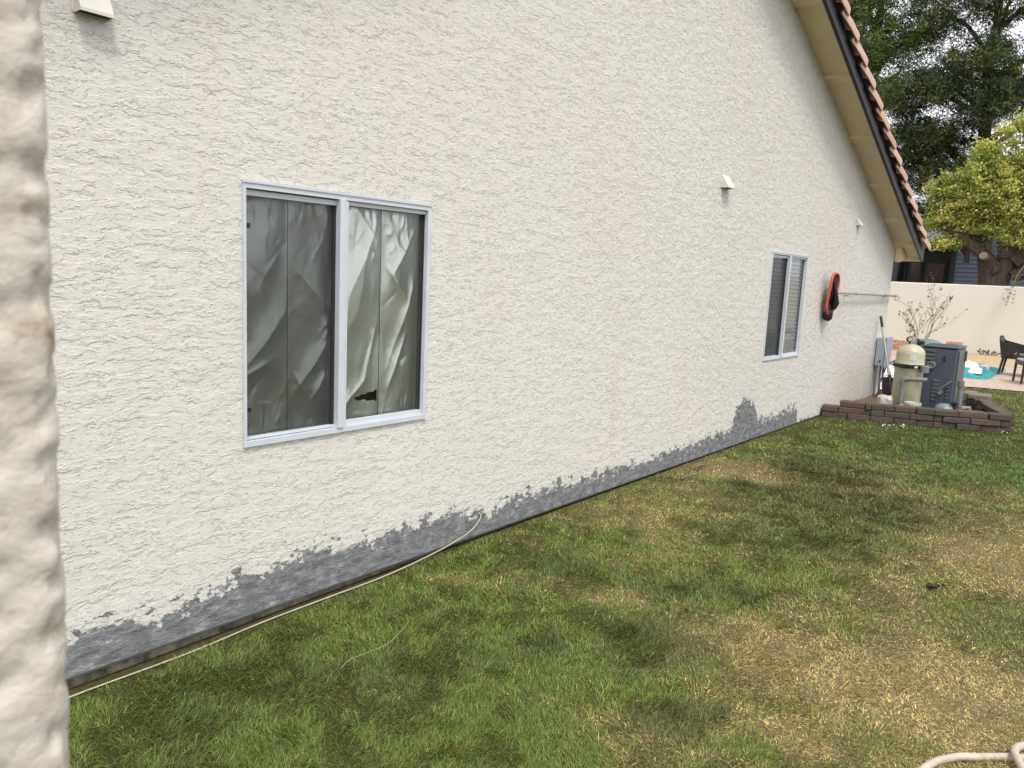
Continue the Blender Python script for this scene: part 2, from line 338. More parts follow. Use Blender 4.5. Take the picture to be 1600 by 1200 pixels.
def patchmap(x, y):
    res = {'straw': 0*x, 'dark': 0*x, 'lush': 0*x}
    wx = (fbm(x, y, 2.6, 50, 6)-.5)*.5; wy = (fbm(x, y, 2.6, 60, 6)-.5)*.5
    for k_, px, py, sr_, sf, w_ in PATCH:
        fx, fy = px, py+3.13; l_ = math.hypot(fx, fy); fx /= l_; fy /= l_
        sc_ = min(1, l_/4); dx = x-px+wx*sc_*1.3; dy = y-py+wy*sc_*1.3
        a = (dx*fx+dy*fy)/sf; b = (dx*fy-dy*fx)/sr_
        res[k_] = np.maximum(res[k_], w_*np.exp(-((a*a+b*b)*.75)**1.5))
    return res
gxs = np.concatenate([[-400, -60, -10, -2], np.arange(-1, 12, .06), np.arange(12, 18, .25), [20, 60, 500]])
gys = np.concatenate([[-400, -40, -9], np.arange(-6, .06, .06), [.5, 4, 12, 60, 500]])
GX, GY = np.meshgrid(gxs, gys); GX = GX.ravel(); GY = GY.ravel(); pg = patchmap(GX, GY)
gc = np.array([.060, .056, .024])[None, :]+np.zeros((len(GX), 3))
gc = gc+(np.array([.15, .125, .06])-gc)*np.clip(pg['straw']*1.0+.15, 0, 1)[:, None]; gc = gc+(np.array([.035, .034, .016])-gc)*np.clip(pg['dark']*.7+pg['lush']*.5, 0, 1)[:, None]
nx_, ny_ = len(gxs), len(gys); I, J = np.meshgrid(np.arange(nx_-1), np.arange(ny_-1)); q0 = (J*nx_+I).ravel()
tag(np_mesh('lawn_ground', np.stack([GX, GY, gzn(GX)], 1), np.stack([q0, q0+1, q0+nx_+1, q0+nx_], 1).ravel(), np.full(len(q0), 4), M['soil'], gc), kind='structure')
edge = [(15.2, .55), (15.35, .2), (15.7, -.35), (16.0, -.9), (16.25, -1.75), (16.5, -2.6), (16.7, -4), (16.8, -7)]
p = MB(); far = 21.6
vs_ = []
for (x, y) in edge: vs_ += [(x, y, .0), (far, y, .0)]
p.add(vs_, [(2*i, 2*i+2, 2*i+3, 2*i+1) for i in range(len(edge)-1)])
p.add([(13.3, .55, 0), (far, .55, 0), (far, 9, 0), (13.3, 9, 0)], [(0, 1, 2, 3)])
tag(p.build('patio_paving', M['paver']), kind='structure')
p = MB(); p.add([(far, -7, .003), (24.98, -7, .003), (24.98, 9, .003), (far, 9, .003)], [(0, 1, 2, 3)])
tag(p.build('gravel_strip', M['gravel']), kind='structure')

# ------------------------------------------------------------------ the stucco house
house = thing('stucco_house', 'cream stucco house with two sliding windows and grey paint along its base', 'house', (6, 0, 0))
W1 = (1.904, 3.065, .828, 2.03); W2 = (8.18, 9.294, .85, 2.03)
EX, EZ, SL = 13.3, 2.375, .415           # far corner, soffit height there, roof slope
RIDGE = 6.0
def soff(x): return EZ+SL*(EX-x) if x >= RIDGE else EZ+SL*(EX-RIDGE)-SL*(RIDGE-x)
m = MB(); xs = [-1.3, W1[0], W1[1], RIDGE, W2[0], W2[1], EX]
zs = [0, W1[2], W2[2], 2.03]
for i in range(len(xs)-1):
    a, b = xs[i], xs[i+1]
    for j in range(3):
        if (a, b) == W1[:2] and j >= 1: continue
        if (a, b) == W2[:2] and j >= 2: continue
        m.add([(a, 0, zs[j]), (b, 0, zs[j]), (b, 0, zs[j+1]), (a, 0, zs[j+1])], [(0, 1, 2, 3)])
    m.add([(a, 0, 2.03), (b, 0, 2.03), (b, 0, soff(b)+.12), (a, 0, soff(a)+.12)], [(0, 1, 2, 3)])
for (a, b, c, d) in (W1, W2):           # reveals
    e = .11
    m.add([(a, 0, c), (a, e, c), (a, e, d), (a, 0, d)], [(0, 1, 2, 3)]); m.add([(b, 0, c), (b, e, c), (b, e, d), (b, 0, d)], [(3, 2, 1, 0)])
    m.add([(a, 0, c), (b, 0, c), (b, e, c), (a, e, c)], [(0, 1, 2, 3)]); m.add([(a, 0, d), (b, 0, d), (b, e, d), (a, e, d)], [(3, 2, 1, 0)])
m.build('wall', M['stucco'], house)
m = MB()
m.add([(EX, 0, 0), (EX, 9, 0), (EX, 9, EZ+.12), (EX, 0, EZ+.12)], [(0, 1, 2, 3)])
m.add([(-1.3, 0, 0), (-1.3, 9, 0), (-1.3, 9, soff(-1.3)+.12), (-1.3, 0, soff(-1.3)+.12)], [(3, 2, 1, 0)])
m.add([(-1.3, 9, 0), (EX, 9, 0), (EX, 9, EZ), (RIDGE, 9, soff(RIDGE)), (-1.3, 9, soff(-1.3))], [(4, 3, 2, 1, 0)])
m.build('side_wall', M['wall_plain'], house)
m = MB(); m.box(-1.3, EX-.02, .035, .3, -.4, -.006); m.build('foundation', M['concrete'], house)
m = MB(); m.box(-1.3, EX+.004, -.005, .03, -.007, .0); m.build('weep_screed', M['screed'], house)
OH = .315; EV = 13.70
rf = MB()
for (a, b) in ((RIDGE, EV), (-1.9, RIDGE)):
    rf.add([(a, -OH+.02, soff(a)+.10), (b, -OH+.02, soff(b)+.10), (b, 9.3, soff(b)+.10), (a, 9.3, soff(a)+.10),
            (a, -OH+.02, soff(a)+.13), (b, -OH+.02, soff(b)+.13), (b, 9.3, soff(b)+.13), (a, 9.3, soff(a)+.13)],
           [(0, 3, 2, 1), (4, 5, 6, 7), (0, 1, 5, 4), (2, 3, 7, 6), (1, 2, 6, 5), (0, 4, 7, 3)])
roof = rf.build('roof', M['soffit'], house)
def slab(mb, a, b, y0, y1, d0, d1):     # slab along the rake between X=a..b, offsets d0..d1 from the soffit line
    mb.add([(x, y, soff(x)+d) for d in (d0, d1) for y in (y0, y1) for x in (a, b)], [(0, 2, 3, 1), (4, 5, 7, 6), (0, 1, 5, 4), (2, 6, 7, 3), (0, 4, 6, 2), (1, 3, 7, 5)])
m = MB()
slab(m, RIDGE, EV, -OH+.02, -.0, -.0, .09); slab(m, -1.9, RIDGE, -OH+.02, 0, 0, .09)
m.build('soffit', M['soffit'], roof)
for x in (8.1, 9.3, 10.45, 11.55, 12.5, 13.25): m = MB(); slab(m, x-.05, x+.05, -OH+.021, -.001, -.03, -.0005); m.build('soffit_batten', M['soffit'], roof)
m = MB(); slab(m, RIDGE, EV+.03, -OH-.02, -OH+.019, -.05, .13); slab(m, -1.9, RIDGE, -OH-.02, -OH+.019, -.05, .13); m.build('fascia', M['fascia'], roof)
m = MB(); m.box(EV+.001, EV+.035, -OH+.02, 9.3, soff(EV)-.06, soff(EV)+.12); m.build('eave_board', M['soffit'], roof)
m = MB()                                # corner bracket between wall end and eave
m.add([(EX+.002, y, z) for y in (-.10, -.02) for z in (2.12, 2.36)]+[(EX+.4, y, 2.2) for y in (-.10, -.02)], [(0, 1, 4), (2, 5, 3), (0, 2, 3, 1), (1, 3, 5, 4), (0, 4, 5, 2)])
m.build('eave_bracket', M['soffit'], roof)
t = MB(); tr = random.Random(3); pitch = .43; L = .55; ca = 1/math.sqrt(1+SL*SL)
dn = Vector((ca, 0, -SL*ca)); nr = Vector((SL*ca, 0, ca))
k = 0; x = EV+.06
while x > RIDGE+.1:                     # rake course: barrel tiles laid over each other up the slope
    base = Vector((x, -OH-.03, soff(x)+.135)); c = tr.choice([(.50, .31, .235), (.54, .35, .27), (.46, .285, .22), (.55, .37, .30)]); t.c = c
    n_ = 12; vs_ = []
    for s_, r_, lift in ((0, .13, .06), (.5, .12, .034), (1, .10, .0)):
        cpt = base-dn*(L*s_)+nr*lift+Vector((0, .06, 0))
        for shell in (0, .016):
            for i in range(n_+1):
                a = math.pi*i/n_; rr = r_-shell
                vs_.append(cpt+Vector((0, -math.cos(a)*rr, 0))+nr*(math.sin(a)*rr*.95-(.055 if i in (0,) else 0)))
    q_ = n_+1; fs = []
    for s_ in (0, 1):
        o0 = s_*2*q_; o1 = (s_+1)*2*q_
        for i in range(n_): fs += [(o0+i, o1+i, o1+i+1, o0+i+1), (o0+q_+i, o0+q_+i+1, o1+q_+i+1, o1+q_+i)]
        fs += [(o0, o0+q_, o1+q_, o1), (o0+n_, o1+n_, o1+q_+n_, o0+q_+n_)]
    for i in range(n_): fs.append((i, i+1, q_+i+1, q_+i))
    t.add(vs_, fs); x -= pitch*ca
t.c = (.40, .25, .19)
def fld(u, v):
    x = RIDGE+(EV+.03-RIDGE)*u; y = -OH+.1+9.2*v; return Vector((x, y, soff(x)+.17+.05*abs(math.sin(v*9.2/.3*math.pi))))
t.grid(fld, 26, 184)
t.grid(lambda u, v: Vector((-1.9+(RIDGE+1.9)*u, -OH-.02+9.3*v, soff(-1.9+(RIDGE+1.9)*u)+.17+.05*abs(math.sin(v*31*math.pi)))), 4, 124)
t.build('roof_tiles', M['tile'], roof, 40)
# small vent hoods
def vent(x, z, w, h, d):
    m = MB(); tk = .006
    A = [Vector((x-w, -.004, z+h)), Vector((x+w, -.004, z+h)), Vector((x+w, -.004, z)), Vector((x-w, -.004, z))]
    B = [Vector((x-w, -d, z)), Vector((x+w, -d, z))]; Bt = [Vector((x-w, -d, z+.012)), Vector((x+w, -d, z+.012))]
    m.add([A[0], A[1], Bt[1], Bt[0], A[2], A[3], B[0], B[1]], [(0, 3, 2, 1), (3, 6, 7, 2), (0, 5, 6, 3), (1, 2, 7, 4)])
    m.box(x-w-.008, x+w+.008, -.0055, -.001, z+.003, z+h+.012)
    o = m.build('vent_hood', M['vent'], house)
    b = MB(); b.add([A[2]+Vector((-.003, 0, .006)), A[3]+Vector((.003, 0, .006)), B[0]+Vector((.003, .003, .006)), B[1]+Vector((-.003, .003, .006))], [(0, 1, 2, 3)]); b.build('vent_dark_face', M['black'], o)  # black face across the hood's underside, painted in for its inner shade
vent(1.292, 2.548, .058, .13, .06); vent(6.85, 2.545, .075, .115, .07); vent(11.17, 2.525, .06, .09, .055)

# sliding windows
def creased(u, v, seed, folds):
    h = 0
    for (px, py, an, ln, wd, a) in folds:
        du, dv = u-px, v-py; t_ = du*math.cos(an)+dv*math.sin(an); d_ = -du*math.sin(an)+dv*math.cos(an)
        h += a*math.exp(-(t_/ln)**2)*math.exp(-abs(d_)/wd)
    return h
def window(Wd, mid, paper):
    a, b, c, d = Wd
    fr = MB(); y0, y1 = -.012, .036; t_ = .026 if paper else .019
    fr.box(a, a+t_*.55, y0, y1, c, d); fr.box(b-t_, b, y0, y1, c, d)
    fr.box(a+t_*.55, b-t_, y0, y1, d-t_, d); fr.box(a+t_*.55, b-t_, y0, y1, c, c+t_)
    fr.box(a+t_*.55, mid-.02, y0+.022, y1, d-t_-.03, d-t_-.006); fr.box(a+t_*.55, mid-.02, y0+.022, y1, c+t_+.004, c+t_+.016)
    fr.box(a-.004, b+.004, y0-.005, y0+.006, d-.003, d+.008)
    win = fr.build('window', M['white_alu'], house)
    s = MB(); s.box(mid-.03, mid+.006, -.02, .035, c+t_+.001, d-t_-.001); s.box(mid+.010, mid+.030, -.008, .035, c+t_+.001, d-t_-.001); s.build('mullion', M['white_alu'], win)
    s = MB(); f_ = .007
    s.box(mid+.031, b-t_-.001, .006, .029, d-t_-.022, d-t_-.001); s.build('sash', M['white_alu'], win); s = MB(); s.box(mid+.031, b-t_-.001, .006, .029, c+t_+.001, c+t_+.026)
    s.build('sash', M['white_alu'], win)
    s = MB(); s.box(b-t_-f_, b-t_-.001, (.014 if paper else .025), .029, c+t_+.027, d-t_-.023); s.build('gasket', M['dark'], win); s = MB()
    s.box(mid-.047, mid-.031, .014, .029, c+t_+.017, d-t_-.031); s.build('gasket', M['dark'], win)
    s = MB(); s.add([(a+.01, .030, c+.02), (b-.02, .030, c+.02), (b-.02, .030, d-.02), (a+.01, .030, d-.02)], [(0, 1, 2, 3)]); s.build('pane', M['glass'], win)
    s = MB(); s.add([(a+.018, .02, c+.05), (mid-.056, .02, c+.05), (mid-.056, .02, d-.06), (a+.018, .02, d-.06)], [(0, 1, 2, 3)]); s.build('insect_screen', M['screen'], win)
    if paper:
        s = MB(); s.box(a+.0185, a+.045, .005, .018, 1.83, 1.852); s.build('screen_clip', M['black'], win); s = MB(); s.box(a+.0185, a+.045, .005, .018, .99, 1.008); s.build('screen_clip', M['black'], win)
    return win
win1 = window(W1, 2.46, True)
def paper_sheet(x0, x1, seed, folds, hole=None):
    r = random.Random(seed); fo = list(folds)
    for i in range(9):
        an = R_(r.choice([18, 28, 38, -22, -35, 50])+r.uniform(-10, 10))
        fo.append((r.random(), r.random()*1.9, an, r.uniform(.1, .32), r.uniform(.04, .12), r.choice([-1, 1])*r.uniform(.005, .013)))
    for i in range(30):
        fo.append((r.random(), r.choice([r.uniform(0, .35), r.uniform(1.45, 1.9)]), R_(r.uniform(0, 180)), r.uniform(.04, .13), r.uniform(.012, .035), r.choice([-1, 1])*r.uniform(.003, .008)))
    wdt = x1-x0; z0, z1 = .84, 2.02; nu, nv = 76, 150
    def fn(u, v):
        U = u; V = v*1.9
        ed = min(1, min(u, 1-u)*5)**.6
        y = .072-ed*.6*creased(U, V, seed, fo)
        y += .02*ed*mnoise.noise(Vector((U*1.6+seed, V*1.6, 3)))
        return Vector((x0+u*wdt, max(y, .034), z0+v*(z1-z0)))
    s = MB(); s.grid(fn, nu, nv)
    if hole:
        hu0, hu1, hz0, hz1 = hole
        def inside(f):
            c_ = sum((Vector(s.v[i]) for i in f), Vector())/len(f); uu = (c_.x-hu0)/(hu1-hu0)
            return 0 < uu < 1 and hz0+(.020*(1-uu)) < c_.z < hz1-.024*(1-uu)
        s.f = [f for f in s.f if not inside(f)]
    return s
# left bay: two sheets meeting at a dark seam; right bay the same
PS = [(1.905, 2.187, 1, [(.5, .74, R_(27), .5, .09, .045), (.4, .55, R_(12), .4, .08, .04), (.7, 1.35, R_(35), .3, .15, .02)]),
      (2.191, 2.47, 2, [(.5, .55, R_(30), .4, .08, .045), (.65, .38, R_(34), .2, .04, .025), (.4, 1.2, R_(-25), .35, .2, .02)]),
      (2.47, 2.772, 3, [(.38, 1.15, R_(53), .7, .24, .085), (.8, .7, R_(62), .4, .12, .045), (.35, .25, R_(25), .35, .08, .035), (.85, 1.6, R_(60), .25, .07, .035)]),
      (2.776, 3.06, 4, [(.6, .95, R_(50), .45, .12, .045), (.55, 1.5, R_(35), .3, .08, .04), (.4, 1.2, R_(-30), .3, .08, .03), (.4, .5, R_(48), .35, .08, .035)])]
for i, (a_, b_, sd, fo) in enumerate(PS):
    paper_sheet(a_, b_, sd, fo, (2.60, 2.765, .952, 1.012) if i == 2 else None).build('paper_lining', M['foil'], win1, 180)
s = MB(); s.box(1.88, 3.09, .16, .17, .8, 2.06); s.build('foil_dark_sheet', M['dark'], win1)  # near-black sheet stands in for the unlit room behind the foil
win2 = window(W2, 8.72, False)
s = MB()
for i in range(26):
    z = .88+i*.046; Mx = Matrix.Translation((0, .058, z)) @ Matrix.Rotation(R_(50), 4, 'X'); s.box(W2[0]+.012, W2[1]-.012, -.025, .025, -.0012, .0012, Mx)
for x in (8.4, 8.66, 8.82, 9.1): s.box(x-.002, x+.002, .036, .038, .86, 2.02)
s.build('blinds', M['blind'], win2)
s = MB(); s.box(W2[0]-.02, W2[1]+.02, .5, .51, .8, 2.06); s.build('room_dark_sheet', M['dark'], win2)  # dark-coloured sheet in place of the room's own shade behind the blinds

# ------------------------------------------------------------------ the near stucco wall corner, narrowed to a pillar, at the left edge (out of focus)
pr_ = MB()
us = []; cx, cy = .1725, -2.664; rad = .018
for i in range(40): us.append((Vector((cx-rad-.26+.26*i/39, cy, 0)), Vector((0, -1, 0))))
for i in range(1, 9): a = math.pi/2*i/8; us.append((Vector((cx-rad+rad*math.sin(a), cy+rad-rad*math.cos(a), 0)), Vector((math.sin(a), -math.cos(a), 0))))
for i in range(1, 20): us.append((Vector((cx, cy+rad+.3*i/19, 0)), Vector((1, 0, 0))))
zz = [-.2, .2, .6, .9, 1.1]+[1.2+.0055*i for i in range(150)]+[2.1, 2.4, 2.8, 3.2]
def near(p_, n_):
    q_ = Vector((p_.x*26+p_.y*26, p_.y*3, p_.z*46)); h = mnoise.fractal(q_, .8, 2.1, 5)
    h2 = mnoise.noise(Vector((p_.x*9+p_.y*9, 5, p_.z*14)))
    am = min(1, max(.22, -n_.y)) if n_.y > -.99 else min(1, .3+(cx-rad-p_.x)*25)
    return p_+n_*am*(.0062*max(-.75, min(.28, h*2.4))+.0015*h2)
vs_ = [near(Vector((p_.x, p_.y, z)), n_) for z in zz for p_, n_ in us]; nu = len(us)
pr_.add(vs_, [(j*nu+i, j*nu+i+1, (j+1)*nu+i+1, (j+1)*nu+i) for j in range(len(zz)-1) for i in range(nu-1)])
pr_.box(cx-rad-.27, cx-.01, cy+.012, cy+.33, -.2, 3.2)  # wall corner kept this narrow so it shades the house wall less
tag(pr_.build('wall_corner_pillar', M['near'], None, 60, loc=(.03, -2.5, -.1)), 'blurred rough cream stucco wall corner shaped as a narrow pillar right beside the camera at the left edge', 'pillar')

# ------------------------------------------------------------------ back boundary wall, its brick planter, shrub and weeds
bw = MB(); bw.bbox(25.0, 25.2, -9, 14, -.2, 1.92, .02)
tag(bw.build('boundary_wall', M['wall_smooth'], None, loc=(25, 0, 0)), 'smooth cream boundary wall across the back of the yard', 'wall')
for (y0, y1, h, wh) in ((1.62, 2.5, .30, 'between the house corner and the beige filter tank'), (.46, 1.04, .38, 'showing above the grey pool heater')):
    rb = MB(); nb = int((y1-y0)/.2); 
    for r_ in range(int(h/.075)):
        for i in range(nb):
            o_ = (.1 if r_ % 2 else 0); rb.bbox(23.5+random.uniform(-.008, .008), 23.61, y0+i*.2+o_, y0+i*.2+.19+o_, r_*.075, r_*.075+.068, .006)
    tag(rb.build('brick_border', M['red_brick'], None, loc=(23.5, (y0+y1)/2, 0)), 'low red brick border on the gravel, '+wh, 'brick border')
def leaves(name, mat, parent, C_, S_, cols, seed=0, nrm_up=.3, aspect=.5):
    r = np.random.default_rng(seed); n = len(C_)
    d = r.normal(size=(n, 3)); d /= np.linalg.norm(d, axis=1)[:, None]
    e = r.normal(size=(n, 3)); e -= d*(e*d).sum(1)[:, None]; e /= np.linalg.norm(e, axis=1)[:, None]
    S_ = np.broadcast_to(np.asarray(S_), (n,))[:, None]
    a = C_-d*S_*.5; b = C_+e*S_*aspect*.5; c = C_+d*S_*.5; f = C_-e*S_*aspect*.5
    V = np.stack([a, b, c, f], 1).reshape(-1, 3)
    return np_mesh(name, V, np.arange(4*n), np.full(n, 4), mat, np.repeat(cols, 4, 0), parent)
sh = thing('bare_shrub', 'sparse twiggy shrub with few leaves against the cream back wall', 'shrub', (24.0, 1.6, .0))
tw = MB(); lc = []; sr = random.Random(12)
def twig(p, d, ln, r_, dep):
    pts = [p]; 
    for i in range(4): d = (d+Vector((sr.uniform(-.12, .12), sr.uniform(-.22, .22), sr.uniform(-.05, .12)))).normalized(); pts.append(pts[-1]+d*ln/4)
    tw.tube(pts, [r_, r_*.85, r_*.7, r_*.55, r_*.4], 5)
    for q_ in pts[2:]:
        if dep >= 1 and sr.random() < .42: lc.extend([q_+Vector((sr.uniform(-.03, .03), sr.uniform(-.03, .03), sr.uniform(-.03, .03))) for _ in range(sr.choice([1, 1, 2, 4]))])
    if dep < 3:
        for i in (1, 2, 3, 4):
            if sr.random() < (.8 if dep < 2 else .5):
                s_ = sr.choice([-1, 1]); twig(pts[i], (d+Vector((sr.uniform(-.3, .3), s_*sr.uniform(.3, .9), sr.uniform(-.1, .3)))).normalized(), ln*sr.uniform(.4, .7), r_*.6, dep+1)
for i in range(6): twig(Vector((24+sr.uniform(-.1, .1), 1.6+sr.uniform(-.12, .12), .05)), Vector((0, (i-2.5)*.17, 1)).normalized(), sr.uniform(.8, 1.25), .011, 0)
tw.build('twigs', M['twig'], sh)
lc = np.array([tuple(c) for c in lc]); lc = lc[lc[:, 2] > .3]
cc = np.where(rng.random((len(lc), 1)) < .6, np.array([[.05, .045, .03]]), np.array([[.16, .17, .05]]))
leaves('leaf_cluster', M['leaf'], sh, lc, rng.uniform(.03, .075, len(lc)), cc, 5)
def weed(name, label, x, y, n, hgt, cols, cat='weed'):
    o = thing(name, label, cat, (x, y, 0)); st = MB(); cs = []
    for i in range(n):
        an = sr.uniform(0, 6.28); L_ = hgt*sr.uniform(.5, 1); d = Vector((math.cos(an)*.5, math.sin(an)*.9, sr.uniform(.5, 1.2))).normalized()
        p0 = Vector((x+sr.uniform(-.08, .08), y+sr.uniform(-.2, .2), 0)); p1 = p0+d*L_*.6; p2 = p1+(d+Vector((0, 0, -.3)))*L_*.35
        st.tube([p0, p1, p2], [.007, .005, .002], 4); cs += [p1.lerp(p2, sr.random()) for _ in range(4)]
    st.build('stem', M['twig'], o); C_ = np.array([tuple(c) for c in cs])
    leaves('leaf_cluster', M['leaf'], o, C_, .06, np.tile(np.array(cols), (len(C_), 1)), 3)
weed('dry_weed', 'dry brown weed tuft at the foot of the cream back wall', 24.75, .02, 26, .24, (.10, .085, .045))
weed('dry_weed', 'grey green weed by the back wall behind the patio table', 24.75, -1.0, 20, .55, (.10, .11, .06))

# ------------------------------------------------------------------ neighbour's house beyond the wall
nb = thing('siding_house', 'dark neighbouring house with blue grey siding beyond the boundary wall', 'house', (34, 3, 0))
m = MB(); m.box(34.4, 44, 2.78, 12, -.2, 3.3); m.build('wall', M['brown_trim'], nb)
m = MB()
for i in range(30): 
    z = .0+i*.165
    if z > 4.2: break
    m.add([(34.0, -3.0, z), (34.0, 2.66, z), (34.02, 2.66, z+.163), (34.02, -3.0, z+.163), (34.03, -3, z), (34.03, 2.66, z)], [(0, 1, 2, 3), (0, 4, 5, 1)])
m.box(34.03, 44, -3.0, 2.66, -.2, 4.1); m.build('siding_wall', M['siding'], nb)
m = MB(); m.box(33.96, 34.1, 2.66, 2.80, -.2, 3.55); m.build('corner_post', simple('dark_post', (.012, .022, .022), .6), nb)
m = MB(); m.bbox(33.7, 44.5, 2.5, 12.5, 3.42, 3.62, .02); m.add([(33.7, 2.5, 3.625), (33.7, 12.5, 3.625), (39, 12.5, 5.4), (39, 2.5, 5.4)], [(0, 3, 2, 1)])
m.add([(33.95, -3.4, 4.08), (44, -3.4, 4.08), (44, -.2, 5.3), (33.95, -.2, 5.3)], [(0, 1, 2, 3)]); m.add([(33.95, 2.9, 4.08), (44, 2.9, 4.08), (44, -.2, 5.3), (33.95, -.2, 5.3)], [(3, 2, 1, 0)]); m.build('roof', M['shingle'], nb)
for (y0, y1) in ((4.45, 5.6), (3.85, 4.35), (3.0, 3.75)):
    m = MB(); m.box(34.34, 34.4, y0, y1, .6, 2.86); wq = m.build('window', M['brown_trim'], nb)
    m = MB(); m.box(34.32, 34.339, y0+.07, y1-.07, .7, 2.78); m.build('pane', M['pane_dark'], wq)

# ------------------------------------------------------------------ trees
def limb(mb, pts, r0, r1, n=10):
    pts = [Vector(p_) for p_ in pts]; out = []
    for i in range(len(pts)-1):
        for k_ in range(4): out.append(pts[i].lerp(pts[i+1], k_/4))
    out.append(pts[-1]); m_ = len(out)
    for i in range(1, m_-1): out[i] = out[i]+Vector([mnoise.noise(out[i]*1.3+Vector((k_*7, 0, 0)))*r0*.5 for k_ in range(3)])
    mb.tube(out, [r0+(r1-r0)*i/(m_-1) for i in range(m_)], n)
def clumps(spec, seed, cols, per, size, sp=(.1, .26)):
    """spec: (x,y,z,rx,ry,rz,n) ellipsoids filled with small clumps of leaves"""
    r = np.random.default_rng(seed); C_ = []; K = []
    for (x, y, z, rx, ry, rz, n) in spec:
        u = r.normal(size=(n, 3)); u /= np.linalg.norm(u, axis=1)[:, None]; u *= (r.random((n, 1))**.4)
        cen = np.array([x, y, z])+u*np.array([rx, ry, rz])
        for c in cen:
            k_ = r.integers(per[0], per[1]); s_ = r.uniform(*sp)
            pp = c+r.normal(size=(k_, 3))*np.array([s_, s_, s_*.6]); C_.append(pp)
            tone = cols[r.integers(len(cols))]*(r.uniform(.6, 1.3)); K.append(np.clip(tone[None, :]*r.uniform(.75, 1.3, (k_, 1)), 0, 1))
    return np.concatenate(C_), np.concatenate(K)
yt = thing('broadleaf_tree', 'yellow green leafy tree with thick trunk behind the boundary wall', 'tree', (26.6, .2, 0))
tk = MB()
limb(tk, [(26.6, .15, -.1), (26.6, .17, 1.4), (26.62, .2, 2.5), (26.8, .1, 3.1)], .27, .24, 14)
limb(tk, [(26.6, .25, 2.3), (26.4, .75, 2.95), (26.2, 1.25, 3.35), (26.0, 1.75, 3.7)], .20, .10)
limb(tk, [(26.7, .1, 2.7), (26.9, .3, 4.0), (26.9, .6, 5.2), (26.6, .8, 6.2)], .26, .08)
limb(tk, [(26.7, -.05, 2.6), (26.9, -.7, 3.5), (27.2, -1.4, 4.6), (27.2, -1.9, 5.8)], .26, .08)
limb(tk, [(26.6, -.1, 2.2), (26.6, -.6, 2.5), (26.5, -1.2, 2.9)], .2, .08)
limb(tk, [(26.0, 1.75, 3.7), (25.9, 1.9, 4.3), (25.9, 2.0, 5.0)], .12, .04)
for i in range(26):
    y = random.uniform(-1.8, 1.9); z = random.uniform(3.5, 5.6); a_ = Vector((26.6+random.uniform(-.6, .5), y, z)); d_ = Vector((random.uniform(-.5, .3), random.uniform(-1, 1), random.uniform(0, .6))).normalized()
    tk.tube([a_, a_+d_*.4, a_+d_*.8+Vector((0, 0, .1))], [.03, .02, .008], 5)
trk = tk.build('trunk', M['bark'], yt, 60)
cw = MB(); Mx = Vector((-.8, .1, .1)).to_track_quat('Z', 'Y').to_matrix(); cw.lathe((26.12, .62, 2.78), [(.001, .06), (.10, .055), (.115, 0), (.115, -.2)], 18, Mx); cw.build('cut_stub', M['cut'], trk)
YC = [np.array(c) for c in ((.50, .50, .13), (.58, .56, .17), (.38, .43, .10), (.22, .30, .06), (.44, .47, .13))]
spec = [(26.3, .1, 6.3, .6, .6, .5, 50), (26.2, .75, 5.75, .6, .6, .35, 40), (26.2, -.2, 3.3, .5, .6, .25, 40), (26.1, 1.7, 4.6, .6, .6, .6, 60), (26.2, 1.35, 4.3, .7, .9, .75, 150), (26.1, .6, 4.9, .7, .9, .75, 150), (26.2, 1.95, 3.75, .5, .35, .35, 36), (26.3, -.1, 4.4, .7, .9, .75, 120), (26.3, -.2, 5.4, .6, .7, .5, 60),
        (26.1, 1.55, 3.15, .35, .42, .22, 34), (26.3, .4, 3.75, .6, .8, .35, 70), (26.4, -1.0, 4.2, .7, .8, .9, 110), (26.4, -.6, 6.4, .7, .65, .6, 70), (26.6, -2.2, 5.2, 1, 1, 1.2, 130), (26.1, 2.0, 3.05, .2, .25, .1, 8),
        (27.2, .3, 4.8, .8, 1.0, .9, 60), (26.5, -1.6, 2.7, .5, .6, .3, 30)]
C_, K_ = clumps([(*q_[:6], int(q_[6]*1.05)) for q_ in spec], 4, YC, (26, 50), 1, (.07, .15))
leaves('crown', M['leaf'], yt, C_, rng.uniform(.05, .11, len(C_)), K_, 8, aspect=.6)
# the sprig hanging down in front of the boundary wall
sg = MB(); pts_ = [(25.2, -.55, 2.6), (24.75, -.42, 2.2), (24.55, -.36, 1.9), (24.5, -.33, 1.55), (24.5, -.3, 1.4)]; sg.tube(pts_, [.012, .01, .008, .006, .003], 5)
limb(tk := MB(), [(26.5, -.5, 2.6), (25.9, -.55, 2.75), (25.2, -.55, 2.6)], .05, .013); tk.v and sg.add(tk.v, tk.f)
sgo = sg.build('hanging_twig', M['twig'], yt)
cs = np.array([np.array(pts_[1])+(np.array(pts_[4])-np.array(pts_[1]))*t_+rng.normal(size=3)*np.array([.05, .09, .05]) for t_ in rng.random(60)])
leaves('hanging_leaves', M['leaf'], yt, cs, rng.uniform(.07, .15, 60), np.tile([[.16, .17, .09]], (60, 1)), 9, aspect=.25)

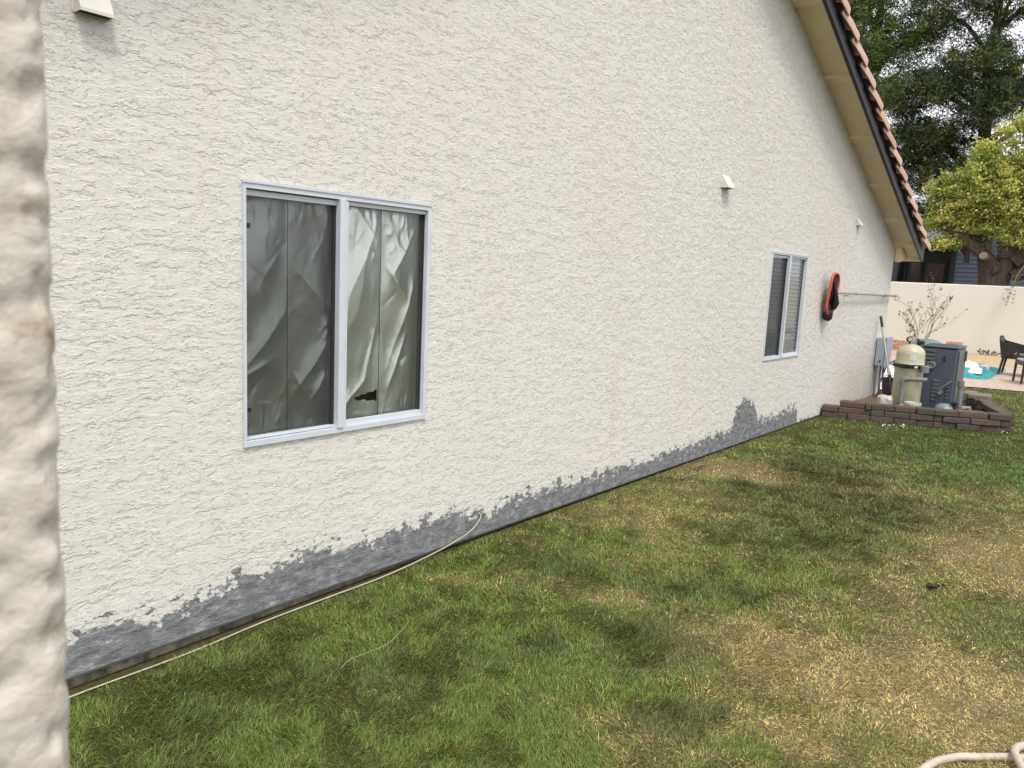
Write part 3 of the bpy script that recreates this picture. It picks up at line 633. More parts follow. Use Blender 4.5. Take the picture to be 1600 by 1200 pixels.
def pine(label, x, y, h, spec, seed, cols, ntw, trunk_r):
    o = thing('pine_tree', label, 'tree', (x, y, 0), 'tall dark pines beyond the back wall'); b = MB()
    limb(b, [(x, y-(1.1 if seed == 33 else 0), -.2), (x+.1, y-.1, h*.4), (x-.1, y+.1, h*.75), (x, y, h)], trunk_r, .08, 12)
    r = random.Random(seed)
    for s_ in spec:
        e = Vector(s_[:3]); z0 = max(2.0, e.z-r.uniform(.5, 1.6)); st = Vector((x, y, z0)); limb(b, [st, st.lerp(e, .55)+Vector((0, 0, .25)), e], .10, .03, 7)
        for _ in range(ntw):
            p0 = st.lerp(e, r.uniform(.3, 1)); d_ = Vector((r.uniform(-1, 1), r.uniform(-1, 1), r.uniform(-.5, .7))).normalized()*r.uniform(.6, 1.5)
            b.tube([p0, p0+d_*.5+Vector((0, 0, .08)), p0+d_], [.022, .014, .006], 4)
    b.build('trunk', M['bark'], o, 60)
    C_, K_ = clumps([(q_[0]-.4, q_[1], q_[2], q_[3]*1.1, q_[4]*1.12, q_[5]*1.2, int(q_[6]*1.65)) for q_ in spec], seed, cols, (60, 100), 1)
    leaves('crown', M['needle'], o, C_, rng.uniform(.11, .22, len(C_)), K_, seed, aspect=.15)
PC = [np.array(c) for c in ((.07, .105, .045), (.09, .12, .045), (.05, .08, .045), (.14, .15, .035), (.075, .095, .065))]
PB = [np.array(c) for c in ((.10, .17, .03), (.13, .18, .035), (.07, .12, .035))]
spec1 = [(29, 5.6, 11.2, .9, 1.1, 1.2, 85), (29, 5.4, 9.4, .9, .9, .9, 70), (29, 4.6, 8.2, .9, .6, .6, 34), (30, 4.3, 10.2, 1, 1.0, .7, 60), (29.5, 4.9, 6.8, .8, .7, .5, 34),
         (30, 4.2, 5.4, .9, .6, .5, 32), (30, 5.4, 12.6, 1.2, 1.5, .9, 90), (30, 4.6, 4.3, .8, .5, .4, 20), (31, 6.9, 9.5, 1.3, 1.3, 2.2, 90), (31, 7, 6.5, 1.3, 1.3, 1.2, 50)]
pine('tall green pine close behind the tiled roof edge', 30.6, 5.4, 13.5, spec1, 21, PB+PC[:2], 5, .26)
spec2 = [(30.2, 1.6, 7.7, .9, .9, .5, 40), (30, 4.0, 8.5, .8, .75, .8, 60), (30.5, 3.9, 6.9, .9, .7, .8, 60), (31, 3.0, 6.2, .9, .8, .6, 36), (30, 3.2, 11.0, 1.2, 1.3, .8, 70), (30, 2.0, 9.1, 1.0, 1.2, .75, 90), (30, 2.9, 8.4, .9, .8, .6, 50), (30.5, 1.0, 8.2, 1, .9, .6, 56), (30, 1.3, 11.2, 1.0, 1.2, .9, 80), (30, 2.3, 12.4, 1.2, 1.4, .6, 70),
         (30.5, 3.2, 7.0, .9, .7, .5, 30), (31, 2.2, 7.0, .9, .7, .45, 24), (31, 3.2, 5.6, .9, .9, .6, 36), (31, 1.5, 5.6, 1, 1, .6, 40), (31.5, 3.4, 4.4, .8, .8, .45, 28), (30.5, -.3, 9.8, 1.2, .9, 1.3, 70), (30.5, -.4, 7.4, 1.2, .9, .9, 60),
         (31.5, 1.8, 3.9, .8, .8, .35, 24), (31, -.5, 12, 1.2, 1.3, 1, 60), (31, -1.8, 8.5, 1.3, 1.3, 2.2, 80), (31.5, .2, 5.8, 1, 1, .8, 40)]
pine('dark spreading pine rising behind the yellow green tree', 31.6, 1.9, 13.2, spec2, 33, PC, 7, .3)

# ------------------------------------------------------------------ block retaining border round the pool equipment
bl = MB(); br = random.Random(5)
BC = [(.135, .103, .083), (.16, .108, .085), (.12, .10, .082), (.105, .09, .077), (.175, .118, .092), (.13, .112, .094)]
def course(p0, p1, z0, z1, dep, off, lmin=.25, lmax=.35):
    p0 = Vector(p0); p1 = Vector(p1); d = (p1-p0); ln = d.length; d.normalize(); ang = math.atan2(d.y, d.x); t_ = -off
    while t_ < ln-.05:
        L_ = br.uniform(lmin, lmax); a = max(t_, 0); b_ = min(t_+L_, ln)
        if b_-a > .05:
            bl.c = br.choice(BC); Mx = Matrix.Translation((p0.x+d.x*a, p0.y+d.y*a, 0)) @ Matrix.Rotation(ang+R_(br.uniform(-2, 2)), 4, 'Z')
            j = br.uniform(-.02, .02); bl.bbox(.003, b_-a-.004, j, dep+j, z0+.002, z1-.002+br.uniform(-.003, .003), .008, Mx)
        t_ += L_
FL = [(10.36, -.03), (10.50, -.60), (10.78, -1.28), (11.20, -2.06)]
for i in range(3):
    a, b_ = Vector(FL[i]), Vector(FL[i+1])
    for k_ in range(3):
        if k_ == 2 and i == 0: a2 = a.lerp(b_, .35)
        else: a2 = a
        course(a2, b_, k_*.078-.02, k_*.078+.058, .17, (.12 if k_ % 2 else 0)+.03*i)
for k_ in range(3): course((11.36, -2.08), (13.1, -1.42), k_*.078-.02, k_*.078+.058, .16, .1*(k_ % 2))
bl.c = (.30, .27, .23)
bl.bbox(12.6, 12.95, -1.62, -1.36, .19, .25, .008); bl.bbox(13.0, 13.4, -1.38, -1.22, .06, .22, .01)
tag(bl.build('block_border', M['block'], None, loc=(10.7, -1.0, 0)), 'low brown paver block border around the pool equipment', 'block border')
m = MB(); m.add([(10.52, -.02, .02), (10.66, -.62, .02), (10.94, -1.3, .02), (11.36, -1.98, .02), (13.1, -1.40, .02), (13.2, -.02, .02)], [(5, 4, 3, 2, 1, 0)][:1]); m.f = [tuple(reversed(m.f[0]))] if False else m.f
tag(m.build('planter_soil', M['dirt']), kind='structure')

# ------------------------------------------------------------------ pool equipment
tank = thing('filter_tank', 'beige domed pool filter tank with black clamp band', 'pool filter', (11.4, -.8, .15)); c0 = (11.4, -.8, 0); Rk = .178
m = MB(); m.lathe(c0, [(.17, .02), (Rk, .05), (Rk, .62), (Rk+.01, .64), (Rk+.01, .66)], 40); m.build('tank_body', M['tank'], tank, 35)
m = MB(); pf = [(Rk+.012, .705), (Rk, .73), (Rk-.002, .83)]+[(Rk*math.cos(a), .83+.145*math.sin(a)) for a in [R_(x) for x in (12, 25, 38, 50, 62, 74, 86)]]; m.lathe(c0, pf, 40); m.build('tank_dome', M['tank'], tank, 35)
m = MB(); m.lathe(c0, [(Rk+.008, .655), (Rk+.028, .662), (Rk+.03, .70), (Rk+.010, .71)], 40); m.box(11.4-.23, 11.4-.19, -.80, -.74, .655, .71); m.box(11.4-.225, 11.4-.195, -.87, -.84, .66, .70); cb = m.build('clamp_band', M['black'], tank, 35)
def on_tank(ang, z, r_): return Vector((11.4+math.cos(ang)*r_, -.8+math.sin(ang)*r_, z))
m = MB(); a0 = math.pi+.28
m.grid(lambda u, v: on_tank(a0-.12+.5*u, .765+.075*v, Rk+.003), 8, 1); m.build('tank_label', M['tank_label'], tank)
m = MB(); m.grid(lambda u, v: on_tank(a0+.22+.2*u, .667+.028*v, Rk+.032), 4, 1); m.build('clamp_label', M['tank_label'], tank)
m = MB(); Mx = Vector((-.8, -.5, .15)).to_track_quat('Z', 'Y').to_matrix()
m.tube([(11.4, -.77, .95), (11.4, -.765, 1.0)], .012, 8); m.lathe((11.38, -.765, 1.035), [(.038, -.012), (.038, .012), (.030, .012), (.029, .004), (.001, .004)], 20, Mx); m.build('pressure_gauge', M['black'], tank, 35)
m = MB(); m.lathe((11.36, -.777, 1.037), [(.001, 0), (.028, .0)], 20, Mx); m.build('gauge_face', simple('gauge_white', (.6, .58, .5)), tank)
m = MB(); m.tube([(11.5, -.86, .93), (11.5, -.87, 1.0), (11.5, -.84, 1.04)], .02, 8); m.bbox(11.46, 11.54, -.93, -.84, .97, 1.02, .01); m.build('air_valve', M['black'], tank)
m = MB(); m.lathe((11.25, -1.02, 0), [(.035, .62), (.05, .62), (.05, .70), (.035, .71)], 18, None); m.tube([(11.33, -.95, .67), (11.25, -1.02, .67)], .035, 10); m.build('union_fitting', M['pvc'], tank, 40)
ht = thing('pool_heater', 'dark grey boxy pool heater with louvred front', 'pool heater', (12.1, -1.08, .15))
m = MB(); m.bbox(11.76, 12.36, -1.30, -.87, .02, .93, .02); body = m.build('cabinet', M['heater'], ht)
m = MB(); m.bbox(11.75, 12.37, -1.312, -.86, .931, .955, .01); m.build('top_cover', M['heater'], ht)
for i in range(4): m = MB(); m.bbox(11.742, 11.757, -1.03, -.885, .70+i*.055, .735+i*.055, .004); m.build('louver', M['heater_side'], ht)
for i in range(6): m = MB(); m.bbox(11.742, 11.757, -1.12, -1.04, .20+i*.052, .235+i*.052, .004); m.build('louver', M['heater_side'], ht)
for i in range(5): m = MB(); m.bbox(11.742, 11.757, -1.245, -1.21, .24+i*.05, .27+i*.05, .004); m.build('vent_slot', M['heater_side'], ht)
m = MB(); m.bbox(11.80, 12.32, -1.316, -1.302, .2, .90, .004); m.build('side_panel', M['heater_side'], ht); m = MB(); m.bbox(12.2, 12.31, -1.33, -1.317, .74, .88, .004); m.build('control_panel', M['black'], ht)
m = MB(); m.box(11.745, 11.757, -1.16, -1.135, .80, .825); m.box(11.745, 11.757, -1.165, -1.135, .76, .785); m.build('badge', M['black'], ht)
m = MB(); m.tube([(11.70, -1.13, .36), (11.69, -1.17, .40), (11.70, -1.28, .50)], .012, 8); m.lathe((11.73, -1.15, .33), [(.001, -.05), (.03, -.05), (.03, .03), (.001, .03)], 14, Vector((-1, 0, 0)).to_track_quat('Z', 'Y').to_matrix()); m.build('valve_lever', M['pvc'], ht, 40)
m = MB(); Mx = Vector((-1, 0, 0)).to_track_quat('Z', 'Y').to_matrix(); m.lathe((11.74, -1.0, .69), [(.052, -.02), (.052, .03), (.04, .035), (.03, .02), (.001, .02)], 20, Mx); m.build('inlet_port', M['pvc'], ht, 40)
gl = thing('sand_filter', 'green domed filter lid rising behind the grey heater', 'pool filter', (12.75, -.72, .15))
m = MB(); m.lathe((12.75, -.72, 0), [(.2, .02), (.22, .05), (.22, .86), (.235, .88), (.235, .905), (.21, .93), (.15, .965), (.07, .98), (.001, .982)], 32); m.build('tank_body', M['green_lid'], gl, 35)
m = MB(); m.lathe((12.75, -.72, 0), [(.224, .80), (.24, .805), (.24, .83), (.224, .835)], 32); m.build('clamp_band', M['black'], gl, 35)
pp = thing('pvc_pipe', 'grey elbowed pipe standing in front of the beige filter tank', 'pipe', (11.12, -.79, .15))
m = MB(); m.tube([(11.12, -.80, .02), (11.12, -.80, .48)], .03, 14); m.tube([(11.12, -.84, .522), (11.13, -.96, .53), (11.16, -1.08, .535)], .03, 14); m.build('pipe_run', M['pvc'], pp, 40)
m = MB(); m.tube([(11.12, -.80, .46), (11.12, -.80, .50), (11.12, -.812, .515), (11.12, -.83, .522), (11.125, -.87, .525)], .038, 14); m.build('elbow', M['pvc'], pp, 40)
pp = thing('pvc_pipe', 'short grey capped standpipe at the right of the pool heater', 'pipe', (11.5, -1.43, .15))
m = MB(); m.tube([(11.5, -1.44, .02), (11.5, -1.42, .47)], .03, 12); m.build('pipe_run', M['pvc'], pp, 40)
m = MB(); m.tube([(11.5, -1.42, .46), (11.5, -1.415, .54)], .043, 12); m.build('pipe_cap', simple('brown_cap', (.16, .13, .14)), pp, 40)
pu = thing('pool_pump', 'small blue grey pump with black knob below the heater', 'pump', (11.3, -1.33, .15))
m = MB(); m.lathe((11.3, -1.30, .15), [(.11, -.13), (.11, 0), (.115, .03), (.10, .06), (.06, .085), (.001, .092)], 20); m.build('pump_lid', simple('pump_grey', (.16, .21, .23), .4), pu, 35)
m = MB(); m.tube([(11.28, -1.40, .02), (11.28, -1.40, .28)], .022, 8); m.bbox(11.25, 11.31, -1.45, -1.36, .24, .28, .01); m.build('pump_knob', M['black'], pu)
m = MB(); m.tube([(11.3, -1.46, .15), (11.3, -1.5, .21), (11.33, -1.56, .22), (11.36, -1.6, .02)], .035, 10); m.build('pump_pipe', M['pvc'], pu, 40)
m = MB(); m.lathe((11.02, -.97, .19), [(.085, 0), (.1, .01), (.105, .03), (.1, .048), (.085, .05), (.08, .035), (.001, .035)], 28); m.lathe((11.02, -.95, .02), [(.13, 0), (.13, .165), (.12, .172), (.001, .172)], 20)
tag(m.build('strainer_lid', simple('lid_grey', (.42, .41, .37), .5), None, 35, loc=(11.02, -.97, .15)), 'round grey lid lying on a pale pad in front of the filter tank', 'lid')
m = MB(); r = random.Random(4)
bmx = bmesh.new(); bmesh.ops.create_icosphere(bmx, subdivisions=3, radius=1)
vv = [Vector((v_.co.x*.12, v_.co.y*.10, (max(-.99, min(.62, v_.co.z)))*.12+(-.08 if v_.co.z < 0 else 0)))+v_.co*.03*mnoise.noise(v_.co*2.2) for v_ in bmx.verts]; m.add([v_+Vector((11.05, -.62, .20)) for v_ in vv], [tuple(x_.index for x_ in f_.verts) for f_ in bmx.faces]); bmx.free()
tag(m.build('pale_rock', M['stone'], None, 30, loc=(11.05, -.62, .15)), 'pale rough rock on the border beside the filter tank', 'rock')
eb = thing('electrical_box', 'light grey electrical box on the stucco wall by the house corner', 'electrical box', (12.95, -.07, .5))
m = MB(); m.bbox(12.80, 13.12, -.145, -.012, .50, .94, .008); m.build('enclosure', M['elec'], eb)
m = MB(); m.bbox(12.79, 13.13, -.165, -.147, .49, .955, .005); m.build('cover', M['elec'], eb)
m = MB(); m.box(12.785, 12.799, -.10, -.085, .56, .60); m.build('latch', M['dark'], eb)
for (x, y, e) in ((12.83, -.05, .0), (12.9, -.09, -.02), (12.98, -.11, -.05)):
    m = MB(); m.tube([(x, y, .49), (x, y, .35), (x-.02, y+e, .02)], .017, 8); m.build('conduit', M['pvc'], eb, 40)
po = thing('cleaning_pole', 'aluminium pool pole with black grip leaning beside the electrical box', 'pole', (12.4, -.4, .15))
A_, B_ = Vector((12.36, -.44, .02)), Vector((12.72, -.05, 1.27))
m = MB(); m.tube([A_.lerp(B_, .3), A_.lerp(B_, .88)], .016, 10); m.build('shaft', M['alu'], po, 40)
m = MB(); m.tube([A_.lerp(B_, .87), B_], .021, 10); m.build('grip', M['black'], po, 40)
m = MB(); m.tube([A_, A_.lerp(B_, .31)], .021, 10); m.tube([A_.lerp(B_, .12), A_.lerp(B_, .2)+Vector((.05, -.09, 0))], .012, 6); m.build('lower_sleeve', M['black'], po, 40)
bu = thing('bucket', 'dark plastic bucket beneath the electrical box', 'bucket', (12.75, -.27, .15))
m = MB(); m.lathe((12.75, -.27, 0), [(.075, .02), (.095, .32), (.1, .325), (.1, .34), (.085, .335), (.07, .2), (.001, .2)], 22); m.build('pail', simple('dark_brown_plastic', (.03, .024, .022), .5), bu, 35)
m = MB(); m.tube([(12.75, -.27+.1*math.cos(a), .335+.05*math.sin(a)) for a in [math.pi*i/8 for i in range(9)]], .004, 5); m.build('handle', M['alu'], bu)
fr_ = thing('folding_stand', 'thin black folding frame behind the beige filter tank', 'stand', (13.9, .1, 0))
m = MB(); m.tube([(13.9, .16, .0), (13.9, .05, .45), (13.9, -.18, .58)], .012, 6); m.tube([(13.9, .2, .52), (13.9, -.1, .42)], .012, 6); m.tube([(13.9, -.12, 0), (13.9, .06, .46)], .012, 6); m.build('frame', M['black'], fr_)
# white sheet heap and the teal float on the patio
def heap(u, v, x0, x1, y0, y1, h, sd):
    e = (max(0, 1-abs(2*u-1)**3)*max(0, 1-abs(2*v-1)**3))**.5
    n_ = mnoise.fractal(Vector((u*3.0+sd, v*3.0, 1)), 1, 2, 2); ew = .1*mnoise.noise(Vector((u*2, v*2, sd)))
    return Vector((x0+(x1-x0)*(u+ew*(1-e)), y0+(y1-y0)*(v+ew), .006+h*e*(.45+.55*max(-.7, n_*1.3))))
m = MB(); m.grid(lambda u, v: heap(u, v, 13.9, 17.4, -.05, 1.1, .36, 9), 50, 40); tag(m.build('plastic_sheet', M['white'], None, 180, loc=(15.5, .5, 0)), 'white plastic sheet heaped on the paving behind the filter tank', 'sheet')
fo = thing('pool_float', 'crumpled white and teal pool float spread on the patio by the wicker chair', 'pool float', (18.8, -.4, 0))
m = MB(); m.grid(lambda u, v: heap(u, v, 17.7, 20.6, -.93, .15, .16, 2), 60, 50); m.build('teal_panel', M['teal'], fo, 180)
m = MB(); m.grid(lambda u, v: heap(u, v, 18.3, 20.0, -.74, .2, .24, 5)+Vector((0, 0, .035)), 60, 50); m.build('white_panel', M['white'], fo, 180)

# ------------------------------------------------------------------ net hanging on the house wall
nt_ = thing('pool_net', 'orange rimmed black leaf net hung on the stucco wall by its pole', 'pool net', (10.1, 0, 1.55))
def rrect(cx_, cz_, w_, h_, r_, y_, n=8):
    out = []
    for (sx, sz, a0_) in ((1, 1, 0), (-1, 1, 90), (-1, -1, 180), (1, -1, 270)):
        for i in range(n+1): a = R_(a0_+90*i/n); out.append(Vector((cx_+sx*(w_-r_)+r_*math.cos(a), y_-(0.03 if sz > 0 else 0), cz_+sz*(h_-r_)+r_*math.sin(a))))
    return out
rim = rrect(10.08, 1.60, .15, .255, .11, -.08); m = MB(); m.tube(rim+[rim[0]], .017, 8, False); m.build('rim', M['red'], nt_, 60)
inner = rrect(10.08, 1.60, .14, .245, .105, -.075); cpt = Vector((10.14, -.02, 1.55)); m = MB(); vs_ = []
for s_ in (1, .8, .6, .4, .2): 
    for q_ in inner: vs_.append(cpt.lerp(q_, s_)+Vector((0, .0-.045*(1-s_)*s_*2+.02*mnoise.noise(q_*9), -.05*(1-s_)*s_)))
n_ = len(inner); m.add(vs_+[cpt], [(i*n_+k_, i*n_+(k_+1) % n_, (i+1)*n_+(k_+1) % n_, (i+1)*n_+k_) for i in range(4) for k_ in range(n_)]+[(4*n_+k_, 4*n_+(k_+1) % n_, 5*n_) for k_ in range(n_)]); m.build('net_bag', M['netbag'], nt_, 180)
m = MB(); m.tube([(10.03, -.11, 1.76), (10.12, -.12, 1.6), (10.18, -.11, 1.48), (10.17, -.10, 1.40)], [.012, .03, .05, .02], 8); m.tube([(10.06, -.07, 1.37), (10.06, -.065, 1.29), (10.06, -.06, 1.26)], [.06, .06, .03], 12); m.build('net_fold', M['netbag'], nt_, 60)
m = MB(); m.tube([(10.3, -.07, 1.615), (12.9, -.05, 1.595)], .013, 8); m.tube([(11.2, -.064, 1.608), (11.3, -.063, 1.607)], .018, 8); m.tube([(12.84, -.05, 1.597), (12.92, -.05, 1.595)], .022, 8); m.tube([(12.9, -.05, 1.595), (13.5, -.05, 1.588)], .016, 8); m.tube([(13.44, -.05, 1.589), (13.52, -.05, 1.588)], .022, 8); m.build('pole', M['alu'], nt_, 40)
for x in (10.9, 12.9): m = MB(); m.box(x-.01, x+.01, -.06, -.001, 1.57, 1.585); m.build('hook', M['alu'], nt_)

# ------------------------------------------------------------------ wicker chairs and table on the patio
def chair(label, x, y, rz):
    o = thing('wicker_chair', label, 'chair', (x, y, 0), 'dark wicker armchairs on the patio'); T = Matrix.Translation((x, y, 0)) @ Matrix.Rotation(rz, 4, 'Z')
    # local: faces +X, sides at +-Y
    m = MB(); m.bbox(-.26, .28, -.28, .28, .36, .43, .02, T); m.build('seat', M['wicker'], o)
    m = MB(); m.bbox(-.22, .27, -.25, .25, .431, .48, .02, T); m.build('cushion', M['cushion'], o)
    m = MB(); n_ = 24; vs_ = []                                # one woven shell: back sweeping down into the arms
    for i in range(n_+1):
        s_ = -1+2*i/n_; a = s_*1.0
        if abs(s_) < .45: px, py = -.30, .30*s_/.45
        else: px, py = -.30+.56*(abs(s_)-.45)/.55, math.copysign(.31, s_)
        top = .63+.19*max(0, 1-(max(0, abs(s_)-.25)/.62))**1.5; bot = .37 if abs(s_) < .5 else .37+.19*min(1, (abs(s_)-.5)/.3)
        for th in (0, .035):
            nx, ny = (th, 0) if abs(s_) < .45 else (0, -math.copysign(th, s_))
            lean = -.09*(top-.43)/.4 if abs(s_) < .5 else -.09*(top-.43)/.4*max(0, 1-(abs(s_)-.5)/.2)
            vs_ += [T @ Vector((px+nx, py+ny, bot)), T @ Vector((px+nx+lean, py+ny, top))]
    fs = []
    for i in range(n_):
        b = i*4; d_ = b+4
        fs += [(b, d_, d_+1, b+1), (b+2, b+3, d_+3, d_+2), (b+1, d_+1, d_+3, b+3), (b, b+2, d_+2, d_)]
    fs += [(0, 1, 3, 2), (n_*4, n_*4+2, n_*4+3, n_*4+1)]
    m.add(vs_, fs); m.build('backrest', M['wicker'], o)
    for (lx, ly, s_) in ((.25, .27, 1), (.25, -.27, 1), (-.26, .27, 0), (-.26, -.27, 0)):
        m = MB(); m.tube([T @ Vector((lx, ly, .56 if s_ else .37)), T @ Vector((lx+(.02 if s_ else -.05), ly, .02))], [.026, .02], 8); lg = m.build('leg', M['wicker'], o)
        m = MB(); m.tube([T @ Vector((lx+(.02 if s_ else -.05), ly, .021)), T @ Vector((lx+(.02 if s_ else -.05), ly, .002))], .024, 8); m.build('foot', M['alu'], lg)
chair('dark wicker armchair seen from the side beside the teal float', 19.28, -1.27, R_(-90))
chair('dark wicker armchair cut off by the right edge nearest the lawn', 17.69, -1.70, R_(110))
tb = thing('patio_table', 'round grey patio table behind the wicker chairs', 'table', (19.1, -2.15, 0))
m = MB(); m.lathe((19.1, -2.15, 0), [(.6, .64), (.66, .645), (.66, .67), (.6, .675), (.001, .675)], 40); m.build('table_top', M['table'], tb, 35)
m = MB(); m.lathe((19.1, -2.15, 0), [(.3, 0), (.3, .03), (.06, .08), (.05, .6), (.2, .639)], 20); m.build('pedestal', M['wicker'], tb, 35)

# ------------------------------------------------------------------ cable, hose and small things on the lawn
def smooth_path(P, n=8):
    P = [Vector(p_) for p_ in P]; P = [P[0]*2-P[1]]+P+[P[-1]*2-P[-2]]; out = []
    for i in range(1, len(P)-2):
        for k_ in range(n):
            t_ = k_/n; a, b, c, d = P[i-1:i+3]
            out.append(.5*((2*b)+(c-a)*t_+(2*a-5*b+4*c-d)*t_*t_+(3*b-a-3*c+d)*t_**3))
    return out+[P[-2]]
m = MB(); m.tube(smooth_path([(.85, -.08, -.052), (1.135, -.045, -.058), (1.6, -.05, -.055), (1.98, -.03, -.048), (2.36, -.035, -.04), (2.75, -.045, -.03), (3.15, -.04, -.0), (3.4, -.03, .035), (3.52, -.022, .07), (3.585, -.014, .12), (3.575, .004, .15)]), .0038, 8)
tag(m.build('cable', M['cord'], None, 60, loc=(2, -.04, -.05)), 'thin cream cable running along the grey painted base of the wall', 'cable')
m = MB(); m.tube(smooth_path([(2.62, -2.66, -.04), (2.768, -2.685, -.035), (2.954, -2.728, -.03), (3.039, -2.753, -.028), (3.095, -2.786, -.026), (3.146, -2.823, -.026), (3.194, -2.875, -.027), (3.285, -2.966, -.03), (3.37, -3.09, -.03), (3.5, -3.26, -.03), (3.68, -3.38, -.028), (3.82, -3.32, -.025), (3.78, -3.2, -.02), (3.6, -3.1, -.012), (3.46, -3.04, -.008), (3.373, -3.002, -.006), (3.33, -2.98, -.004), (3.285, -2.974, -.002), (3.243, -2.985, .0), (3.174, -3.015, -.004), (3.05, -3.08, -.02), (2.9, -3.2, -.035)]), .0145, 12)
tag(m.build('garden_hose', M['hose'], None, 60, loc=(3.2, -2.9, -.03)), 'beige garden hose looped on dry grass in the lower right corner', 'hose')
m = MB(); r = random.Random(9)
for (dx, dy, s_) in ((0, 0, .023), (.034, -.027, .015), (.015, -.015, .017), (.064, -.053, .012), (-.015, .012, .014)):
    b = bmesh.new(); bmesh.ops.create_icosphere(b, subdivisions=2, radius=s_); o_ = len(m.v)
    m.add([Vector((4.87+dx, -2.39+dy, -.005))+Vector((v_.co.x, v_.co.y, v_.co.z*.7))*(1+.5*mnoise.noise(v_.co*40)) for v_ in b.verts], [tuple(x_.index for x_ in f_.verts) for f_ in b.faces]); b.free()
tag(m.build('dark_clod', simple('dark_clod', (.022, .013, .008), .7, 0, .3, 60, .6, 80), None, 40, loc=(4.88, -2.4, 0)), 'dark brown clod lying on the dry grass at right', 'clod')
m = MB(); m.tube(smooth_path([(1.93, -.70, -.01), (1.98, -.69, .005), (2.05, -.70, .01), (2.2, -.69, .0), (2.36, -.63, .005), (2.42, -.59, .0), (2.46, -.54, -.02)], 5), .0017, 5)
tag(m.build('grass_stalk', simple('stalk', (.20, .235, .09)), None, loc=(2.1, -.68, 0)), 'long pale grass stalk lying across the green lawn', 'stalk')
m = MB(); r = random.Random(2)
for (x, y) in [(6.15+r.uniform(-.25, .25), -.16+r.uniform(-.1, .06)) for _ in range(3)]:
    m.tube([(x, y, -.01), (x+.09, y-.05, .02), (x+.2, y-.07, .0)], [.008, .012, .005], 6)
tag(m.build('dead_twigs', M['twig'], None, loc=(6.15, -.18, 0)), 'small dead twigs on the bare patch by the painted wall base', 'twigs')
m = MB()
for i in range(13):
    x, y = r.choice([(10.3, -1.0), (10.95, -2.05), (10.2, -.9)]); x += r.uniform(-.15, .15); y += r.uniform(-.06, .06); s_ = r.uniform(.006, .012)
    z_ = gz(x)+.035; m.add([(x, y-s_, z_), (x+s_, y, z_+.006), (x, y+s_, z_+.01), (x-s_, y, z_)], [(0, 1, 2, 3)])
tag(m.build('fallen_petals', M['white'], None), 'scattered white petals on the grass along walls', 'petals', kind='stuff')

# ------------------------------------------------------------------ the lawn
NB = 780000
r_ = np.random.default_rng(11)
rr = 1.15*np.exp(r_.random(NB*2)*math.log(19/1.15)*1.0); rr = np.where(r_.random(NB*2) < .25, 1.15+r_.random(NB*2)*8, rr)
az = r_.uniform(R_(-25), R_(72), NB*2)
gx = rr*np.cos(az); gy = -3.1295+rr*np.sin(az)
front = lambda y: np.interp(-y, [.03, .6, 1.28, 2.06], [10.36, 10.5, 10.78, 11.2])
inpl = (gx > front(gy)-.03) & (gx < 13.3) & (gy > -2.1+.38*(gx-11.2)-.05)
edx = np.interp(-gy, [-.55, .35, .9, 1.75, 2.6, 4], [15.2, 15.7, 16.0, 16.25, 16.5, 16.7])
wallgap = .012+np.interp(gx, [1.0, 2.6, 3.4], [.028, .03, .0])*(.3+.8*fbm(gx, gy*0, 5, 77))
ok = (((gy < -wallgap) & (gx < 13.3)) | ((gx >= 13.3) & (gy < .5))) & ~inpl & (gx < edx-.02+.05*fbm(gx, gy, 4, 3)) & ~((gx < .18) & (gy > -2.68))
gx = gx[ok][:NB]; gy = gy[ok][:NB]; n = len(gx); dist = np.hypot(gx, gy+3.13)
pm = patchmap(gx, gy)
big = fbm(gx, gy, .9, 5); mid = fbm(gx, gy, 3.2, 15); fin = fbm(gx, gy, 13, 25, 3)
trend = np.clip((gx*.35-gy*.55-1.2)/2.2, 0, 1)*.42*(gx < 8.5)        # the lawn is drier away from the wall
dry = np.clip(pm['straw']*.72+trend+(big-.47)*.9+(mid-.47)*.8+(fin-.47)*.8-pm['lush']*.55-.16-.12*(gx < 3)*(gy > -1.6), 0, 1)
dark = np.clip(pm['dark']+(fbm(gx, gy, 2.1, 35)-.54)*.8+(fin-.5)*.25, 0, 1)*(1-.2*pm['straw'])
isdry = r_.random(n) < np.clip(dry*(1-.62*dark)*.95+.05+np.clip(pm['straw']-.85, 0, .5), 0, .9)
green = np.array([.138, .198, .040]); dgreen = np.array([.062, .080, .032]); lush = np.array([.08, .155, .03]); ygreen = np.array([.25, .25, .085])
straw = np.array([.62, .49, .22]); brown = np.array([.30, .195, .085])
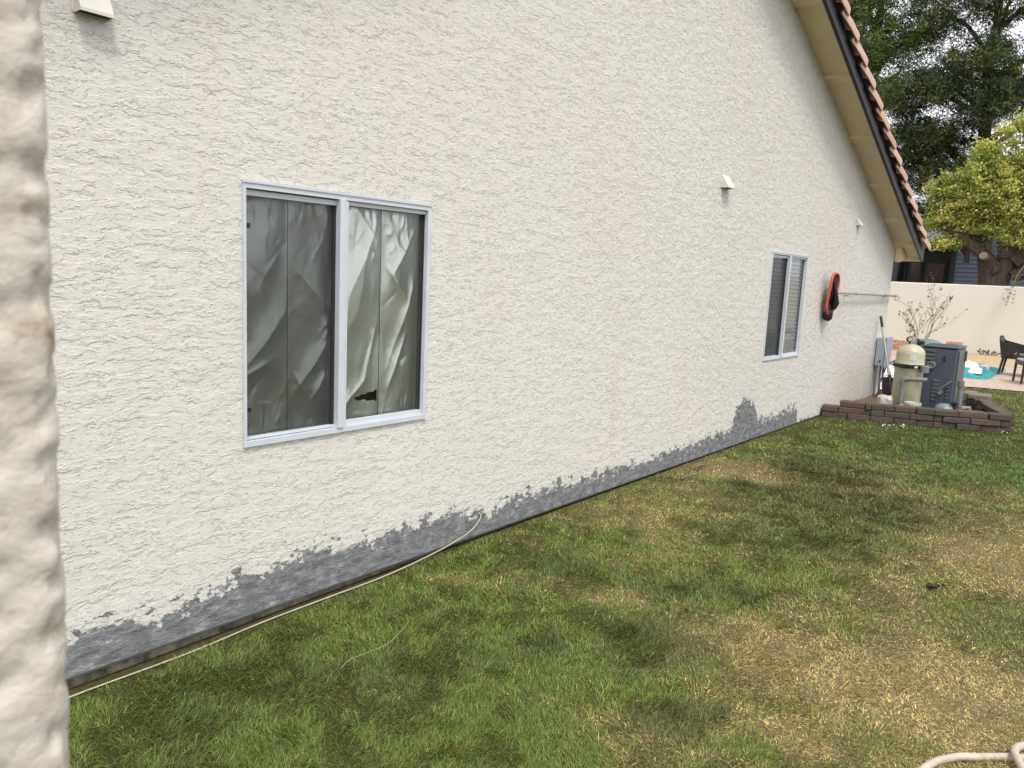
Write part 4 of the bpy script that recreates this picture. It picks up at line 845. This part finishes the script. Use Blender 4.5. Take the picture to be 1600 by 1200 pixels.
c = green+(ygreen-green)*np.clip(dry*1.3+(r_.random(n)-.5)*.5, 0, 1)[:, None]
c = c+(lush-c)*(np.clip(pm['lush'], 0, 1)*.75)[:, None]
cd_ = straw+(brown-straw)*np.where(r_.random(n) < .35, r_.random(n), .15*r_.random(n))[:, None]
c = np.where(isdry[:, None], cd_, c)
c = c+(np.where(isdry[:, None], brown*.8, dgreen)-c)*(dark*.8)[:, None]
c = c*np.exp(r_.normal(size=(n, 1))*.33)*np.array([1, 1, 1])[None, :]
lean_a = fbm(gx, gy, 4.5, 90, 3)*12.0+r_.normal(size=n)*.9
lean = np.clip(np.abs(r_.normal(size=n))*.55+.25+isdry*.5+.5*(fbm(gx, gy, 5.5, 99, 3)-.3), .05, 1.45)
ln = r_.uniform(.02, .046, n)*(1-.25*isdry)*(.75+.5*fbm(gx, gy, 3, 44, 3))*(1+.12*np.clip(dark, 0, 1))*np.clip(.55+(-gy)*3, .55, 1)
wd = .00105*np.maximum(1, dist/1.9)**.85*r_.uniform(.7, 1.35, n)
d = np.stack([np.cos(lean_a)*np.sin(lean), np.sin(lean_a)*np.sin(lean), np.cos(lean)], 1)
lean2 = np.minimum(lean*1.55+.2, 1.75); d2 = np.stack([np.cos(lean_a)*np.sin(lean2), np.sin(lean_a)*np.sin(lean2), np.cos(lean2)], 1)
tw_ = lean_a+math.pi/2+r_.normal(size=n)*.7; sd = np.stack([np.cos(tw_), np.sin(tw_), 0*tw_], 1)*wd[:, None]
P0 = np.stack([gx, gy, gzn(gx)-.004], 1); P1 = P0+d*(ln*.55)[:, None]; P2 = P1+d2*(ln*.5)[:, None]
V = np.stack([P0-sd, P0+sd, P1+sd*.8, P1-sd*.8, P2], 1).reshape(-1, 3); b = np.arange(n)*5
L4 = np.stack([b, b+1, b+2, b+3, b+3, b+2, b+4], 1).ravel(); cnt = np.tile([4, 3], n)
tag(np_mesh('lawn_grass', V, L4, cnt, M['blade'], np.repeat(c, 5, 0)), kind='stuff')
